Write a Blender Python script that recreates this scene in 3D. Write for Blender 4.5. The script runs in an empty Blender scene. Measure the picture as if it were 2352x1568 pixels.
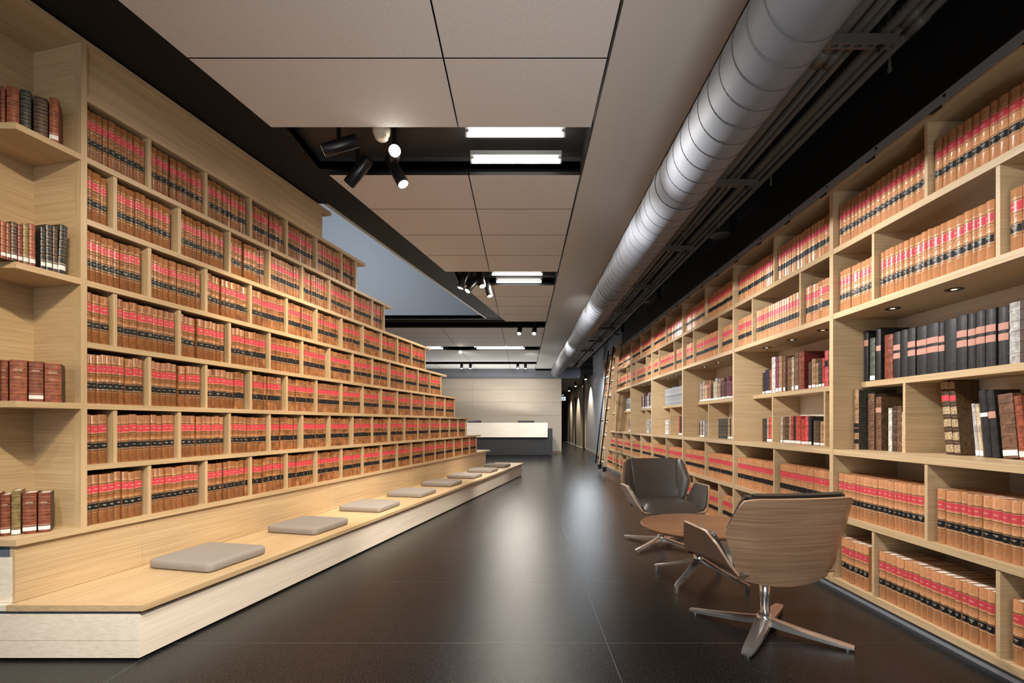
import bpy, bmesh, math, random
from mathutils import Vector, Matrix
R = math.radians
rnd = random.Random(7)
sc = bpy.context.scene
col = sc.collection

# ------------------------------------------------------------------ camera, world, lights, exposure
F, U0, V0 = 1110.7, 1200.0, 972.0          # focal length and vanishing point in a 2352 x 1568 frame
cam = bpy.data.cameras.new('camera')
cam.lens, cam.sensor_width = 17.0, 36.0
cam.shift_x, cam.shift_y = (1176 - U0) / 2352, (V0 - 784) / 2352
cam.clip_start = 0.05
camo = bpy.data.objects.new('camera', cam); col.objects.link(camo)
camo.location = (0, 0, 1.0); camo.rotation_euler = (R(90), 0, 0)
sc.camera = camo
sc.view_settings.view_transform = 'Standard'
sc.view_settings.look = 'None'
sc.view_settings.gamma = 1
sc.view_settings.use_curve_mapping = False
sc.view_settings.exposure = 0.26
sc.cycles.use_denoising = True
sc.cycles.max_bounces = 8
sc.cycles.sample_clamp_indirect = 6
w = bpy.data.worlds.new('world'); sc.world = w; w.use_nodes = True
w.node_tree.nodes['Background'].inputs[0].default_value = (0.80, 0.88, 1.0, 1)
w.node_tree.nodes['Background'].inputs[1].default_value = 0.20

WARM, NEUT, WHITE, COOL = (1, .84, .62), (1, .92, .81), (.99, .97, .95), (.86, .93, 1)
def area(name, loc, size, energy, color, to=None, sy=None):
    l = bpy.data.lights.new(name, 'AREA'); l.energy, l.color, l.size = energy, color, size
    l.shape = 'RECTANGLE'; l.size_y = sy or size
    o = bpy.data.objects.new(name, l); col.objects.link(o); o.location = loc
    d = Vector(to) - Vector(loc) if to else Vector((0, 0, -1))
    o.rotation_euler = d.to_track_quat('-Z', 'Y').to_euler()
    return o
def spot(name, loc, to, energy, color, ang=60, blend=.7, rad=.03):
    l = bpy.data.lights.new(name, 'SPOT'); l.energy, l.color = energy, color
    l.spot_size, l.spot_blend, l.shadow_soft_size = R(ang), blend, rad
    o = bpy.data.objects.new(name, l); col.objects.link(o); o.location = loc
    o.rotation_euler = (Vector(to) - Vector(loc)).to_track_quat('-Z', 'Y').to_euler()
    return o
# fluorescent pairs in the ceiling slots (two more slots lie behind the viewer)
for y, e in ((.42, 34), (3.24, 30), (6.0, 30), (11.6, 110), (-2.4, 34)):
    area('tube_glow', (-.05, y, 2.795), .64, e, NEUT, sy=.34)
# track spots washing the stepped bookcase
for (x, y, tx, ty, tz, e, c, a) in (
        (-.75, .42, -2.15, 2.45, 1.25, 110, WARM, 56), (-.55, .42, -1.9, 2.7, .6, 85, WARM, 60),
        (-1.1, 2.95, -1.72, 3.8, .95, 75, WARM, 78), (-.85, 3.05, -1.6, 4.7, 1.0, 100, WARM, 66),
        (-.85, 3.35, -1.9, 3.0, .4, 45, WARM, 72),
        (-.72, 5.85, -1.22, 6.4, .8, 65, WARM, 74), (-.6, 5.85, -1.0, 7.7, .7, 85, WARM, 66), (-.62, 6.1, -1.5, 5.2, .8, 60, WARM, 72),
        # wall bookcase
        (.25, .42, 2.0, 2.0, 1.2, 75, WHITE, 96), (.25, 2.98, 1.95, 1.75, 1.25, 110, WHITE, 92),
        (.2, 3.35, 1.95, 3.3, 1.35, 105, WHITE, 96), (.2, 3.35, 1.95, 5.0, 1.6, 105, WHITE, 80),
        (.2, 6.1, 1.95, 6.2, 1.5, 115, WHITE, 96), (.2, 6.1, 1.95, 8.4, 1.6, 130, WHITE, 80),
        (.23, 8.85, 1.95, 9.6, 1.6, 130, WHITE, 90), (-1.3, .42, -2.1, 2.03, .15, 95, COOL, 34),
        # desk and panelled wall
        (-.04, 8.85, -.4, 14.7, .9, 190, NEUT, 50), (-1.5, 11.6, -1.2, 16.2, 1.3, 95, WHITE, 70),
        (-.1, 14.2, -.2, 16.2, 1.2, 22, WHITE, 100), (.1, 11.8, .9, 16.2, 1.2, 110, WHITE, 70),
        # bench front
        (.25, .42, -1.3, 2.9, .05, 330, NEUT, 44), (.2, 3.35, -.85, 4.6, .05, 260, NEUT, 46), (.2, 6.1, -.3, 7.2, .05, 270, NEUT, 40), (.2, 8.8, -.02, 8.9, .08, 130, NEUT, 46)):
    spot('track_beam', (x, y, 2.66 if tx < 1.5 else 2.43), (tx, ty, tz), e, c, min(a, 82) if tx > 1.5 else a)
area('upper_floor_glow', (-3.6, 5.2, 4.2), 1.2, 170, COOL, to=(-2.6, 8.5, 3.6))
area('far_ceiling_fill', (-1.2, 15.3, 1.1), 3.0, 50, WHITE, to=(-1.0, 14.6, 2.8), sy=.3)  # added unseen fill behind the desk, brightens far ceiling and wall
area('corridor_glow', (1.75, 13.5, 2.3), .5, 70, COOL, to=(2.3, 13.4, 0))
area('window_daylight', (-1.0, -3.8, 1.45), 5.0, 42, (.93, .96, 1), to=(-.6, 3, 1.5), sy=2.4)
up_ = area('near_ceiling_fill', (.35, -.9, .3), 1.5, 12, (1, .96, .92), to=(.1, 2.2, 2.8), sy=1.2); up_.data.spread = R(66)  # added fill behind the viewer to lift the ceiling, no real fixture
for y in (16.7, 18.9, 21.6, 24.8):
    spot('corridor_beam', (2.1, y, 2.42), (2.44, y + .1, .2), 240, WARM, 96, .6)

# ------------------------------------------------------------------ materials
M = {}
def mat(name, color, rough=.5, metal=0., spec=.5, emit=None, strength=1.):
    m = bpy.data.materials.new(name); m.use_nodes = True
    b = m.node_tree.nodes['Principled BSDF']
    b.inputs['Base Color'].default_value = (*color, 1); b.inputs['Roughness'].default_value = rough
    b.inputs['Metallic'].default_value = metal; b.inputs['Specular IOR Level'].default_value = spec
    if emit:
        b.inputs['Emission Color'].default_value = (*emit, 1); b.inputs['Emission Strength'].default_value = strength
    M[name] = m
    return m
def nd(m, t, **k):
    n = m.node_tree.nodes.new(t)
    for a, v in k.items(): setattr(n, a, v)
    return n
def lk(m, a, b): m.node_tree.links.new(a, b)
def bsdf(m): return m.node_tree.nodes['Principled BSDF']
def ramp(m, fac, c0, c1, p0=.3, p1=.7):
    r = nd(m, 'ShaderNodeValToRGB'); lk(m, fac, r.inputs[0])
    r.color_ramp.elements[0].position, r.color_ramp.elements[1].position = p0, p1
    r.color_ramp.elements[0].color, r.color_ramp.elements[1].color = (*c0, 1), (*c1, 1)
    return r
def wood(name, axis, dark, light, rough=.42, fine=130, bump=.06, spec=.4):
    m = mat(name, light, rough, spec=spec)
    tc = nd(m, 'ShaderNodeTexCoord'); mp = nd(m, 'ShaderNodeMapping'); lk(m, tc.outputs['Object'], mp.inputs[0])
    s = [fine * .016 if a in axis else fine for a in 'xyz']
    mp.inputs['Scale'].default_value = s
    n = nd(m, 'ShaderNodeTexNoise'); n.inputs['Scale'].default_value = 1.; n.inputs['Detail'].default_value = 5; n.inputs['Roughness'].default_value = .62
    lk(m, mp.outputs[0], n.inputs[0])
    mp2 = nd(m, 'ShaderNodeMapping'); lk(m, tc.outputs['Object'], mp2.inputs[0])
    s2 = [.8 if a in axis else 7 for a in 'xyz']
    mp2.inputs['Scale'].default_value = s2
    n2 = nd(m, 'ShaderNodeTexNoise'); n2.inputs['Scale'].default_value = 1.; n2.inputs['Detail'].default_value = 3; n2.inputs['Distortion'].default_value = 1.2
    lk(m, mp2.outputs[0], n2.inputs[0])
    mx = nd(m, 'ShaderNodeMix', data_type='FLOAT'); mx.inputs[0].default_value = .27
    lk(m, n.outputs[0], mx.inputs[2]); lk(m, n2.outputs[0], mx.inputs[3])
    r = ramp(m, mx.outputs[0], dark, light, .36, .62)
    lk(m, r.outputs[0], bsdf(m).inputs['Base Color'])
    bp = nd(m, 'ShaderNodeBump'); bp.inputs['Strength'].default_value = bump; bp.inputs['Distance'].default_value = .002
    lk(m, n.outputs[0], bp.inputs['Height']); lk(m, bp.outputs[0], bsdf(m).inputs['Normal'])
    return m
OD, OL = (.45, .312, .170), (.61, .448, .262)
for ax in 'xyz': wood('oak_' + ax, ax, OD, OL)
for ax in 'xyz': wood('pale_' + ax, ax, (.72, .62, .50), (.86, .78, .67))
wood('walnut_x', 'xy', (.30, .178, .103), (.52, .34, .215), .33, 190, spec=.5)
wood('walnut_y', 'xz', (.30, .178, .103), (.50, .325, .205), .33, 190, spec=.5)
wood('walnut_top', 'x', (.21, .10, .05), (.34, .175, .092), .3, 50, .03, .5)
mat('walnut_edge', (.42, .22, .13), .4)
wood('wall_oak', 'x', (.42, .35, .27), (.50, .425, .335), .5, 60)
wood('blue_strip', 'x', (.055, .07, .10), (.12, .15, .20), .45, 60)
def mottled(name, c0, c1, scale, rough=.5, bump=0., spec=.5, detail=4, rr=None, island=False, objrnd=0., p=(.3, .7)):
    m = mat(name, c1, rough, spec=spec)
    tc = nd(m, 'ShaderNodeTexCoord'); n = nd(m, 'ShaderNodeTexNoise'); n.inputs['Scale'].default_value = scale; n.inputs['Detail'].default_value = detail
    lk(m, tc.outputs['Object'], n.inputs[0])
    r = ramp(m, n.outputs[0], c0, c1, *p)
    out = r.outputs[0]
    if objrnd:
        if island:
            g = nd(m, 'ShaderNodeNewGeometry'); ro = g.outputs['Random Per Island']
        else:
            g = nd(m, 'ShaderNodeObjectInfo'); ro = g.outputs['Random']
        mr = nd(m, 'ShaderNodeMapRange'); mr.inputs[3].default_value = 1 - objrnd; mr.inputs[4].default_value = 1 + objrnd
        lk(m, ro, mr.inputs[0])
        hs = nd(m, 'ShaderNodeHueSaturation'); lk(m, out, hs.inputs['Color']); lk(m, mr.outputs[0], hs.inputs['Value'])
        out = hs.outputs[0]
    lk(m, out, bsdf(m).inputs['Base Color'])
    if bump:
        bp = nd(m, 'ShaderNodeBump'); bp.inputs['Strength'].default_value = bump; bp.inputs['Distance'].default_value = .003
        lk(m, n.outputs[0], bp.inputs['Height']); lk(m, bp.outputs[0], bsdf(m).inputs['Normal'])
    return m
for sfx, isl in (('', False), ('_far', True)):
    mottled('tan_calf' + sfx, (.46, .205, .088), (.55, .265, .125), 30, .27, .12, .5, 3, island=isl, objrnd=.10)
    mottled('brown_calf' + sfx, (.15, .052, .018), (.43, .185, .070), 19, .33, .2, .45, 6, island=isl, objrnd=.16)
mat('red_label', (.58, .060, .078), .36); mat('black_label', (.010, .011, .013), .42, spec=.35); mat('gilt', (.78, .55, .30), .35, .35)
mat('old_gilt', (.42, .27, .13), .4, .3); mat('gold_letters', (.90, .76, .52), .5); mat('page_edge', (.78, .74, .67), .8); mat('band_shade', (.10, .035, .015), .6)
mat('sticker', (.80, .79, .76), .6); mat('pink_band', (.50, .245, .185), .65); mat('green_dot', (.03, .25, .10), .6)
m = mottled('granite', (.0035, .0035, .0036), (.085, .083, .080), 230, .24, .30, .30, 3, p=(.50, .82))
mat('grout', (.15, .15, .147), .7)
mat('soffit_black', (.010, .010, .010), .6, spec=.2); mat('slot_black', (.006, .006, .006), .5); mat('slot_paint', (.03, .03, .03), .5)
m = mottled('ceiling_board', (.60, .575, .55), (.65, .625, .60), 60, .7, .04, .3, 4)
mat('bulkhead_paint', (.52, .50, .465), .6); mat('wall_black', (.008, .008, .009), .6)
mat('slate_paint', (.11, .12, .135), .6); mat('grey_paint', (.27, .28, .31), .6); mat('corridor_paint', (.27, .245, .215), .65)
m = mottled('duct_paint', (.132, .140, .158), (.150, .158, .176), 3, .6, 0, .22, 2); mat('duct_seam', (.045, .047, .052), .6)
mat('conduit_paint', (.085, .08, .072), .5); mat('strut_paint', (.07, .066, .06), .5); mat('black_metal', (.012, .012, .013), .32, .2)
mat('kick_metal', (.30, .32, .36), .4, .3); mat('rail_metal', (.24, .26, .30), .45, .2)
mat('chrome', (.93, .92, .91), .18, .86); mat('leather', (.058, .050, .043), .36); mat('trim_light', (.42, .40, .37), .4)
m = mottled('cushion_cloth', (.262, .236, .215), (.305, .277, .254), 700, .9, .12, .15, 2)
mat('desk_black', (.018, .018, .019), .5); mat('monitor_black', (.02, .02, .022), .4)
mat('detector_beige', (.50, .43, .34), .5); mat('frost', (.20, .20, .19), .4)
mat('tube_light', (1, 1, 1), .5, emit=(1, .96, .90), strength=14)
mat('lens_lit', (1, 1, 1), .3, emit=(1, .93, .82), strength=2.6); mat('lens_hot', (1, 1, 1), .3, emit=(1, .94, .85), strength=40)
mat('lens_dim', (.8, .8, .8), .3, emit=(1, .93, .82), strength=1.6)
mat('sign_face', (.6, .75, .9), .4, emit=(.62, .80, 1.0), strength=.8); mat('sign_mark', (.03, .10, .16), .5)
mat('white_card', (.75, .75, .74), .4)

# ------------------------------------------------------------------ mesh helpers
class MB:
    def __init__(s): s.v, s.f, s.m = [], [], []
    def add(s, vs, fs, mi=0):
        o = len(s.v); s.v += [tuple(v) for v in vs]; s.f += [[i + o for i in f] for f in fs]; s.m += [mi] * len(fs); return s
    def box(s, x0, x1, y0, y1, z0, z1, mi=0):
        return s.add([(x0, y0, z0), (x1, y0, z0), (x1, y1, z0), (x0, y1, z0), (x0, y0, z1), (x1, y0, z1), (x1, y1, z1), (x0, y1, z1)],
                     [(3, 2, 1, 0), (4, 5, 6, 7), (0, 1, 5, 4), (1, 2, 6, 5), (2, 3, 7, 6), (3, 0, 4, 7)], mi)
    def prism(s, poly, z0, z1, mi=0):
        a = sum(poly[i][0] * poly[(i + 1) % len(poly)][1] - poly[(i + 1) % len(poly)][0] * poly[i][1] for i in range(len(poly)))
        if a < 0: poly = poly[::-1]
        n = len(poly)
        return s.add([(x, y, z0) for x, y in poly] + [(x, y, z1) for x, y in poly],
                     [list(range(n))[::-1], list(range(n, 2 * n))] + [(i, (i + 1) % n, n + (i + 1) % n, n + i) for i in range(n)], mi)
    def tube(s, pts, r, n=10, mi=0, caps=True):
        pts = [Vector(p) for p in pts]; rs = r if isinstance(r, (list, tuple)) else [r] * len(pts)
        rings, up = [], None
        for i, p in enumerate(pts):
            t = (pts[min(i + 1, len(pts) - 1)] - pts[max(i - 1, 0)]).normalized()
            if up is None: up = t.orthogonal().normalized()
            up = (up - t * up.dot(t)).normalized(); b = t.cross(up)
            rings.append([p + (up * math.cos(2 * math.pi * k / n) + b * math.sin(2 * math.pi * k / n)) * rs[i] for k in range(n)])
        fs = [(i * n + k, i * n + (k + 1) % n, (i + 1) * n + (k + 1) % n, (i + 1) * n + k) for i in range(len(pts) - 1) for k in range(n)]
        if caps: fs += [list(range(n))[::-1], [(len(pts) - 1) * n + k for k in range(n)]]
        return s.add([v for r_ in rings for v in r_], fs, mi)
    def grid(s, rows, mi=0, flip=False):
        n = len(rows[0])
        fs = [(i * n + j, i * n + j + 1, (i + 1) * n + j + 1, (i + 1) * n + j) for i in range(len(rows) - 1) for j in range(n - 1)]
        if flip: fs = [f[::-1] for f in fs]
        return s.add([v for r_ in rows for v in r_], fs, mi)
    def mesh(s, name, mats, smooth=False):
        me = bpy.data.meshes.new(name); me.from_pydata(s.v, [], s.f)
        for m_ in (mats if isinstance(mats, (list, tuple)) else [mats]): me.materials.append(M[m_])
        if len(set(s.m)) > 1: me.polygons.foreach_set('material_index', s.m)
        if smooth: me.polygons.foreach_set('use_smooth', [True] * len(s.f))
        me.update(); return me
    def obj(s, name, mats, parent=None, smooth=False):
        return link(name, s.mesh(name, mats, smooth), parent)
def link(name, data, parent=None, loc=None, rz=None):
    o = bpy.data.objects.new(name, data); col.objects.link(o)
    if parent: o.parent = parent
    if loc: o.location = loc
    if rz is not None: o.rotation_euler = (0, 0, rz)
    return o
def tag(o, label, cat, group=None):
    o['label'], o['category'] = label, cat
    if group: o['group'] = group
    return o
def thing(name, label, cat, loc=(0, 0, 0), rz=0., group=None):
    return tag(link(name, None, None, loc, rz), label, cat, group)
def struct(name, loc=(0, 0, 0), rz=0.):
    o = link(name, None, None, loc, rz); o['kind'] = 'structure'; return o
def smooth_by_angle(me, ang=40):
    bm = bmesh.new(); bm.from_mesh(me)
    for f in bm.faces: f.smooth = True
    for e in bm.edges:
        if len(e.link_faces) == 2 and e.calc_face_angle(0) > R(ang): e.smooth = False
    bm.to_mesh(me); bm.free()
def soft(name, mb, mats, parent, bev=.003, seg=2, ang=35):
    me = mb.mesh(name, mats)
    bm = bmesh.new(); bm.from_mesh(me)
    es = [e for e in bm.edges if len(e.link_faces) == 2 and e.calc_face_angle(0) > R(ang)]
    bmesh.ops.bevel(bm, geom=es, offset=bev, segments=seg, affect='EDGES', profile=.6)
    bm.to_mesh(me); bm.free(); smooth_by_angle(me, 50)
    return link(name, me, parent)
def clip(poly, a, b, c):            # keep a*x + b*y >= c
    out = []
    for i in range(len(poly)):
        p, q = poly[i], poly[(i + 1) % len(poly)]
        dp, dq = a * p[0] + b * p[1] - c, a * q[0] + b * q[1] - c
        if dp >= 0: out.append(p)
        if dp * dq < 0: t = dp / (dp - dq); out.append((p[0] + t * (q[0] - p[0]), p[1] + t * (q[1] - p[1])))
    return out
def rect(x0, x1, y0, y1): return [(x0, y0), (x1, y0), (x1, y1), (x0, y1)]
def pix(x, y, z): return U0 + F * x / y, V0 - F * (z - 1) / y
ORD = ('first second third fourth fifth sixth seventh eighth ninth tenth eleventh twelfth thirteenth fourteenth fifteenth sixteenth seventeenth eighteenth '
       'nineteenth twentieth twenty-first twenty-second twenty-third twenty-fourth twenty-fifth twenty-sixth twenty-seventh twenty-eighth twenty-ninth thirtieth '
       'thirty-first thirty-second thirty-third thirty-fourth thirty-fifth thirty-sixth thirty-seventh thirty-eighth thirty-ninth fortieth forty-first forty-second forty-third forty-fourth forty-fifth forty-sixth').split()

# ------------------------------------------------------------------ floor
XR, ZC = 1.88, 2.80                 # front plane of the wall bookcase; underside of the ceiling boards
fl = struct('floor')
MB().box(-7, 3.2, -4, 31, -.06, -.0003).obj('grout', 'grout', fl)
for i in range(-6, 34):
    y0, y1 = 2.204 + .845 * i, 2.204 + .845 * (i + 1)
    for x0, x1 in ((-3.615, -1.615), (-1.615, .385), (.385, 2.385)):
        if (x0 > 2 and y0 < 10) or (x1 < -1.6 and y0 > 9): continue
        MB().box(x0 + .001, x1 - .001, y0 + .001, y1 - .001, -.0003, 0).obj('tile', 'granite', fl)

# ------------------------------------------------------------------ ceiling
ce = struct('ceiling')
SL = lambda y: -1.362 + .2195 * (y - 3.69)      # slanting edge of the boarded field
OP = lambda y: -1.648 + .2287 * (y - 4.02)      # slanting edge of the stair opening
ROW = [2.384 + .56 * n for n in range(-12, 26)]
def panel(poly):
    mb = MB().prism(poly, ZC, ZC + .025); mb.m = [0] + [1] * (len(mb.f) - 1)
    mb.obj('ceiling_panel', ['ceiling_board', 'slot_black'], ce)
for n in range(-8, 25):
    y0, y1 = 2.384 + .56 * n, 2.384 + .56 * (n + 1)
    if n % 5 == 1: continue
    xs = [-.39, .42] if y1 < 9 else [-5, -3.82, -2.68, -1.535, -.39, .42]
    cells = [(-3.2, -.39), (-.39, .42)] if y1 < 9 else list(zip(xs[:-1], xs[1:]))
    for x0, x1 in cells:
        poly = rect(x0 + .004, x1 - .004, y0 + .004, min(y1, 16.12) - .004)
        if y1 < 9: poly = clip(poly, 1, -.2195, -1.362 - .2195 * 3.69)
        if len(poly) > 2: panel(poly)
ZS = 2.848
sb = MB()
def soffit(x0, x1, y0, y1):
    p = rect(x0, x1, y0, y1)
    if y0 >= 4.05 and y1 <= 8.5: p = clip(p, 1, -.2287, -1.648 - .2287 * 4.02)
    if len(p) > 2: sb.prism(p, ZS, ZS + .05)
SY = [(2.384 + .56 * n, 2.384 + .56 * (n + 1)) for n in (-9, -4, 1, 6, 11, 16, 21)]
SX = {0: -1.5, 1: -1.5, 2: -1.466, 3: -.82, 4: -6.9, 5: -6.9, 6: -6.9}
prev = -4.
for i, (a, b) in enumerate(SY):
    if prev < 4.07 < a: soffit(-7, .43, prev, 4.07); soffit(-7, .43, 4.07, a)
    elif prev < 8.49 < a: soffit(-7, .43, prev, 8.49); soffit(-7, .43, 8.49, a)
    else: soffit(-7, .43, prev, a)
    soffit(-7, SX[i], a, b)
    prev = b
soffit(-7, .43, prev, 16.3)
sb.obj('soffit', 'soffit_black', ce)
for i, (a, b) in enumerate(SY):
    x0, x1 = SX[i], .42
    MB().box(x0, x1, a, b, 2.93, 2.95).box(x0, x1, a - .01, a, ZS, 2.95).box(x0, x1, b, b + .01, ZS, 2.95).box(x0 - .01, x0, a, b, ZS, 2.95).box(x1, x1 + .01, a, b, ZC, 2.95).obj('slot_recess', 'slot_paint', ce)
MB().box(.432, .96, -4, 16.15, ZC, 3.25).obj('bulkhead', 'bulkhead_paint', ce)
MB().box(.90, 3.2, -4, 16.2, 3.25, 3.30).obj('ceiling_slab', 'wall_black', ce)
MB().box(1.2, 3.2, 16.2, 31, 2.62, 2.70).obj('corridor_ceiling', 'wall_black', ce)
y0, y1 = 4.07, 8.49
MB().add([(OP(y) + d, y, z) for y in (y0, y1) for d, z in ((-.035, ZS - .004), (.0, ZS - .004), (0, ZS + .02), (-.035, ZS + .02))],
         [(0, 1, 5, 4), (1, 2, 6, 5), (2, 3, 7, 6), (3, 0, 4, 7)]).obj('opening_trim', 'trim_light', ce)
# upper floor seen through the stair opening
up = struct('wall_upper')
MB().box(-6.9, -.3, 8.49, 8.6, ZS - .0, 5.6).obj('plaster', 'slate_paint', up)
MB().add([(OP(y) , y, z) for y in (4.07, 8.49) for z in (ZS, 5.6)], [(0, 1, 3, 2)]).obj('plaster', 'slate_paint', up)
MB().box(-6.9, 0, 3.9, 8.6, 5.6, 5.7).box(-6.9, -6.8, 3.9, 8.6, ZS, 5.6).box(-6.9, -1.68, 3.95, 4.06, ZS + .05, 5.6).obj('plaster', 'grey_paint', up)

# ------------------------------------------------------------------ walls
wr = struct('wall_right')
MB().box(2.30, 2.36, -4, 11.2, 0, 3.25).obj('plaster', 'wall_black', wr)
MB().box(2.36, 2.44, 11.14, 18.2, 0, 3.25).box(1.9, 2.4, 11.16, 11.2, 0, 0.001).obj('plaster', 'grey_paint', wr)
MB().box(2.34, 2.36, 11.2, 18.2, 0, .08).obj('skirting', 'corridor_paint', wr)
wc = struct('wall_corridor')
MB().box(2.5, 2.6, 18.2, 30, 0, 2.62).obj('plaster', 'corridor_paint', wc)
MB().box(2.28, 2.52, 18.2, 18.34, 0, 2.7).obj('pilaster', 'black_metal', wc)
MB().box(2.34, 2.52, 18.08, 18.2, 0, 2.7).obj('pilaster_edge', 'oak_z', wc)
MB().box(1.25, 2.6, 29.5, 29.6, 0, 2.62).obj('end_panel', 'wall_oak', wc)
for i, y in enumerate((22.6, 25.4, 28.2)):
    d = struct('door_%d' % (i + 1))
    MB().box(2.44, 2.51, y - .05, y, 0, 2.15).box(2.44, 2.51, y + .9, y + .95, 0, 2.15).box(2.44, 2.51, y, y + .9, 2.1, 2.15).obj('door_frame', 'black_metal', d)
    MB().box(2.475, 2.505, y, y + .9, 0, 2.1).obj('door_leaf', 'corridor_paint' if i else 'white_card', d)
    MB().tube([(2.46, y + .1, 1.0), (2.44, y + .1, 1.0), (2.44, y + .22, 1.0)], .01, 6).obj('door_handle', 'black_metal', d)
wb = struct('wall_back')
MB().box(-6.9, 1.31, 16.23, 16.33, 0, 2.85).obj('backing', 'walnut_x', wb)
MB().box(1.27, 1.31, 16.3, 29.5, 0, 2.62).obj('return_panel', 'wall_oak', wb)
ZR = [.06, .388, .84, 1.268, 1.707, 2.129, 2.50]
XC = [-6.12, -4.633, -3.146, -1.66, -.175, 1.31]
for x0, x1 in zip(XC[:-1], XC[1:]):
    for z0, z1 in zip(ZR[:-1], ZR[1:]):
        MB().box(x0 + .002, x1 - .002, 16.2, 16.23, z0 + .002, z1 - .002).obj('wood_panel', 'wall_oak', wb)
cv = [(16.2, 2.50), (16.12, 2.51), (16.02, 2.56), (15.95, 2.64), (15.93, 2.74), (15.93, 2.80)]
MB().grid([[(x, y, z) for y, z in cv] for x in (-6.9, 1.31)]).obj('cornice', 'slate_paint', wb, smooth=True)
MB().box(.43, 1.31, 15.93, 16.2, 2.5, 3.25).obj('header', 'slate_paint', wb)
MB().box(1.31, 3.2, 16.21, 16.3, 2.62, 3.25).obj('header', 'wall_black', wb)
wl = struct('wall_left')
MB().box(-7, -6.9, -4, 16.3, 0, 5.7).obj('plaster', 'slate_paint', wl)

# ------------------------------------------------------------------ stepped bookcase (frame: x along the aisle, y into the case)
LA = math.atan2(.97623, .21672)
LO = Vector((-2.1495, 2.052, 0)); EX, EY = Vector((.21672, .97623, 0)), Vector((-.97623, .21672, 0))
def lw(x, y, z=0.): return LO + EX * x + EY * y + Vector((0, 0, z))
bk = thing('stepped_bookcase', 'long oak bookcase that descends in steps along the aisle behind the bench', 'bookcase', LO, LA)
BZ = [2.837] + [2.573 - .2954 * k for k in range(8)]      # tops of boards
TIP = [2.22, 2.78, 3.32, 4.36, 4.95, 5.47, 6.02, 6.56, 7.15]
END = [2.123, 2.647, 3.187, 4.244, 4.783, 5.312, 5.842, 6.369]
TH = .027; DEP = .32
cutx = lambda y: -y * .21672 / .97623          # front cut of the corner niche, square to the room
for k, z in enumerate(BZ):
    if k in (0, 2, 4, 6, 8): MB().prism([(cutx(0), 0), (.2496, 0), (.2496, .30), (cutx(.30), .30)], z - TH, z).obj('niche_shelf', 'oak_x', bk)
    pe = TIP[0] - .05 if k == 0 else END[k - 1] - .02
    MB().prism([(.2763, 0), (TIP[k], 0), (TIP[k], 2.4), (pe, 2.4), (pe, DEP), (.2763, DEP)], z - TH, z).obj('shelf', 'oak_x', bk)
# rows
def row_open(k): return BZ[k + 1], BZ[k] - TH
for k in range(1, 8):
    z0, z1 = row_open(k)
    MB().box(END[k] - .02, END[k], .012, 2.4, z0, z1).obj('end_panel', 'oak_z', bk)
    MB().box(.2763, END[k] - .02, .285, .30, z0, z1).obj('back_panel', 'oak_x', bk)
z0, z1 = row_open(0)
MB().box(.2763, END[0], .02, .04, z0, z1).obj('blank_panel', 'oak_x', bk)
MB().box(END[0] - .02, END[0], .04, 2.4, z0, z1).obj('end_panel', 'oak_z', bk)
DIV = {}
for k in range(1, 8):
    z0, z1 = row_open(k)
    s0 = (2.638 - 2.052) / .97623 if k % 2 else (2.462 - 2.052) / .97623
    DIV[k] = []
    s = s0
    while s < END[k] - .08:
        DIV[k].append(s - .019)
        MB().box(s - .019, s, .006, .285, z0, z1).obj('divider', 'oak_z', bk); s += .3600
zb, zt = BZ[8], BZ[0] - TH
MB().box(.2496, .2763, 0, .042, zb - TH, zt + TH).obj('post', 'oak_z', bk)
MB().box(.2516, .2763, .042, .30, zb - TH, zt + TH).obj('niche_back', 'oak_y', bk)
MB().prism([(cutx(.30) - .25, .30), (.2763, .30), (.2763, .32), (cutx(.30) - .25, .32)], zb, zt).obj('niche_side', 'oak_x', bk)
# base below the bottom board
for a, b in ((None, .56), (.56, 2.2), (2.2, 3.8), (3.8, 5.4), (5.4, 6.912)):
    pa = [(cutx(.018) + .012, .018), (cutx(.04) + .012, .04)] if a is None else [(a + .0008, .018), (a + .0008, .04)]
    MB().prism([pa[0], (b - .0008, .018), (b - .0008, .04), pa[1]], .2362, BZ[8] - TH).obj('base_panel', 'oak_x', bk)
MB().box(6.88, 6.912, .04, 2.4, .2362, BZ[8] - TH).obj('base_riser', 'oak_y', bk)
MB().prism([(cutx(.04) + .012, .03), (cutx(.04) + .03, .03), (cutx(2.0) + .03, 2.0), (cutx(2.0) + .012, 2.0)], .2362, BZ[8] - TH - .05).obj('base_end_panel', 'pale_y', bk)
MB().prism([(cutx(.04) + .016, .03), (cutx(.04) + .034, .03), (cutx(2.0) + .034, 2.0), (cutx(2.0) + .016, 2.0)], BZ[8] - TH - .05, BZ[8] - TH).obj('recess_strip', 'blue_strip', bk)  # blue-grey strip set back below the bottom board
# ------------------------------------------------------------------ bench
bn = thing('bench', 'low pale oak bench running below the stepped bookcase', 'bench', LO, LA)
bw = .545; y0 = .02 - bw
fx = lambda y: cutx(y) - .02
MB().prism([(fx(y0 - .02), y0 - .02), (7.60, y0 - .02), (7.60, .0175), (fx(.0175), .0175)], .211, .235).obj('seat', 'oak_x', bn)
MB().prism([(fx(y0 - .02) - .0004, y0 - .0204), (7.60, y0 - .0204), (7.60, y0 + .03), (fx(y0 + .03) + .05, y0 + .03)], .2106, .2354).obj('seat_edge', 'oak_x', bn)
MB().prism([(fx(y0 - .02) - .0008, y0 - .0206), (fx(y0 + .03) + .05, y0 + .0306), (fx(.010) + .05, .010), (fx(.010) - .0008, .010)], .2104, .2356).obj('seat_edge', 'oak_y', bn)
MB().prism([(fx(.018), .018), (fx(.018) + .03, .018), (fx(2.0) + .03, 2.0), (fx(2.0), 2.0)], .211, .235).obj('seat_return', 'pale_y', bn)
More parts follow.
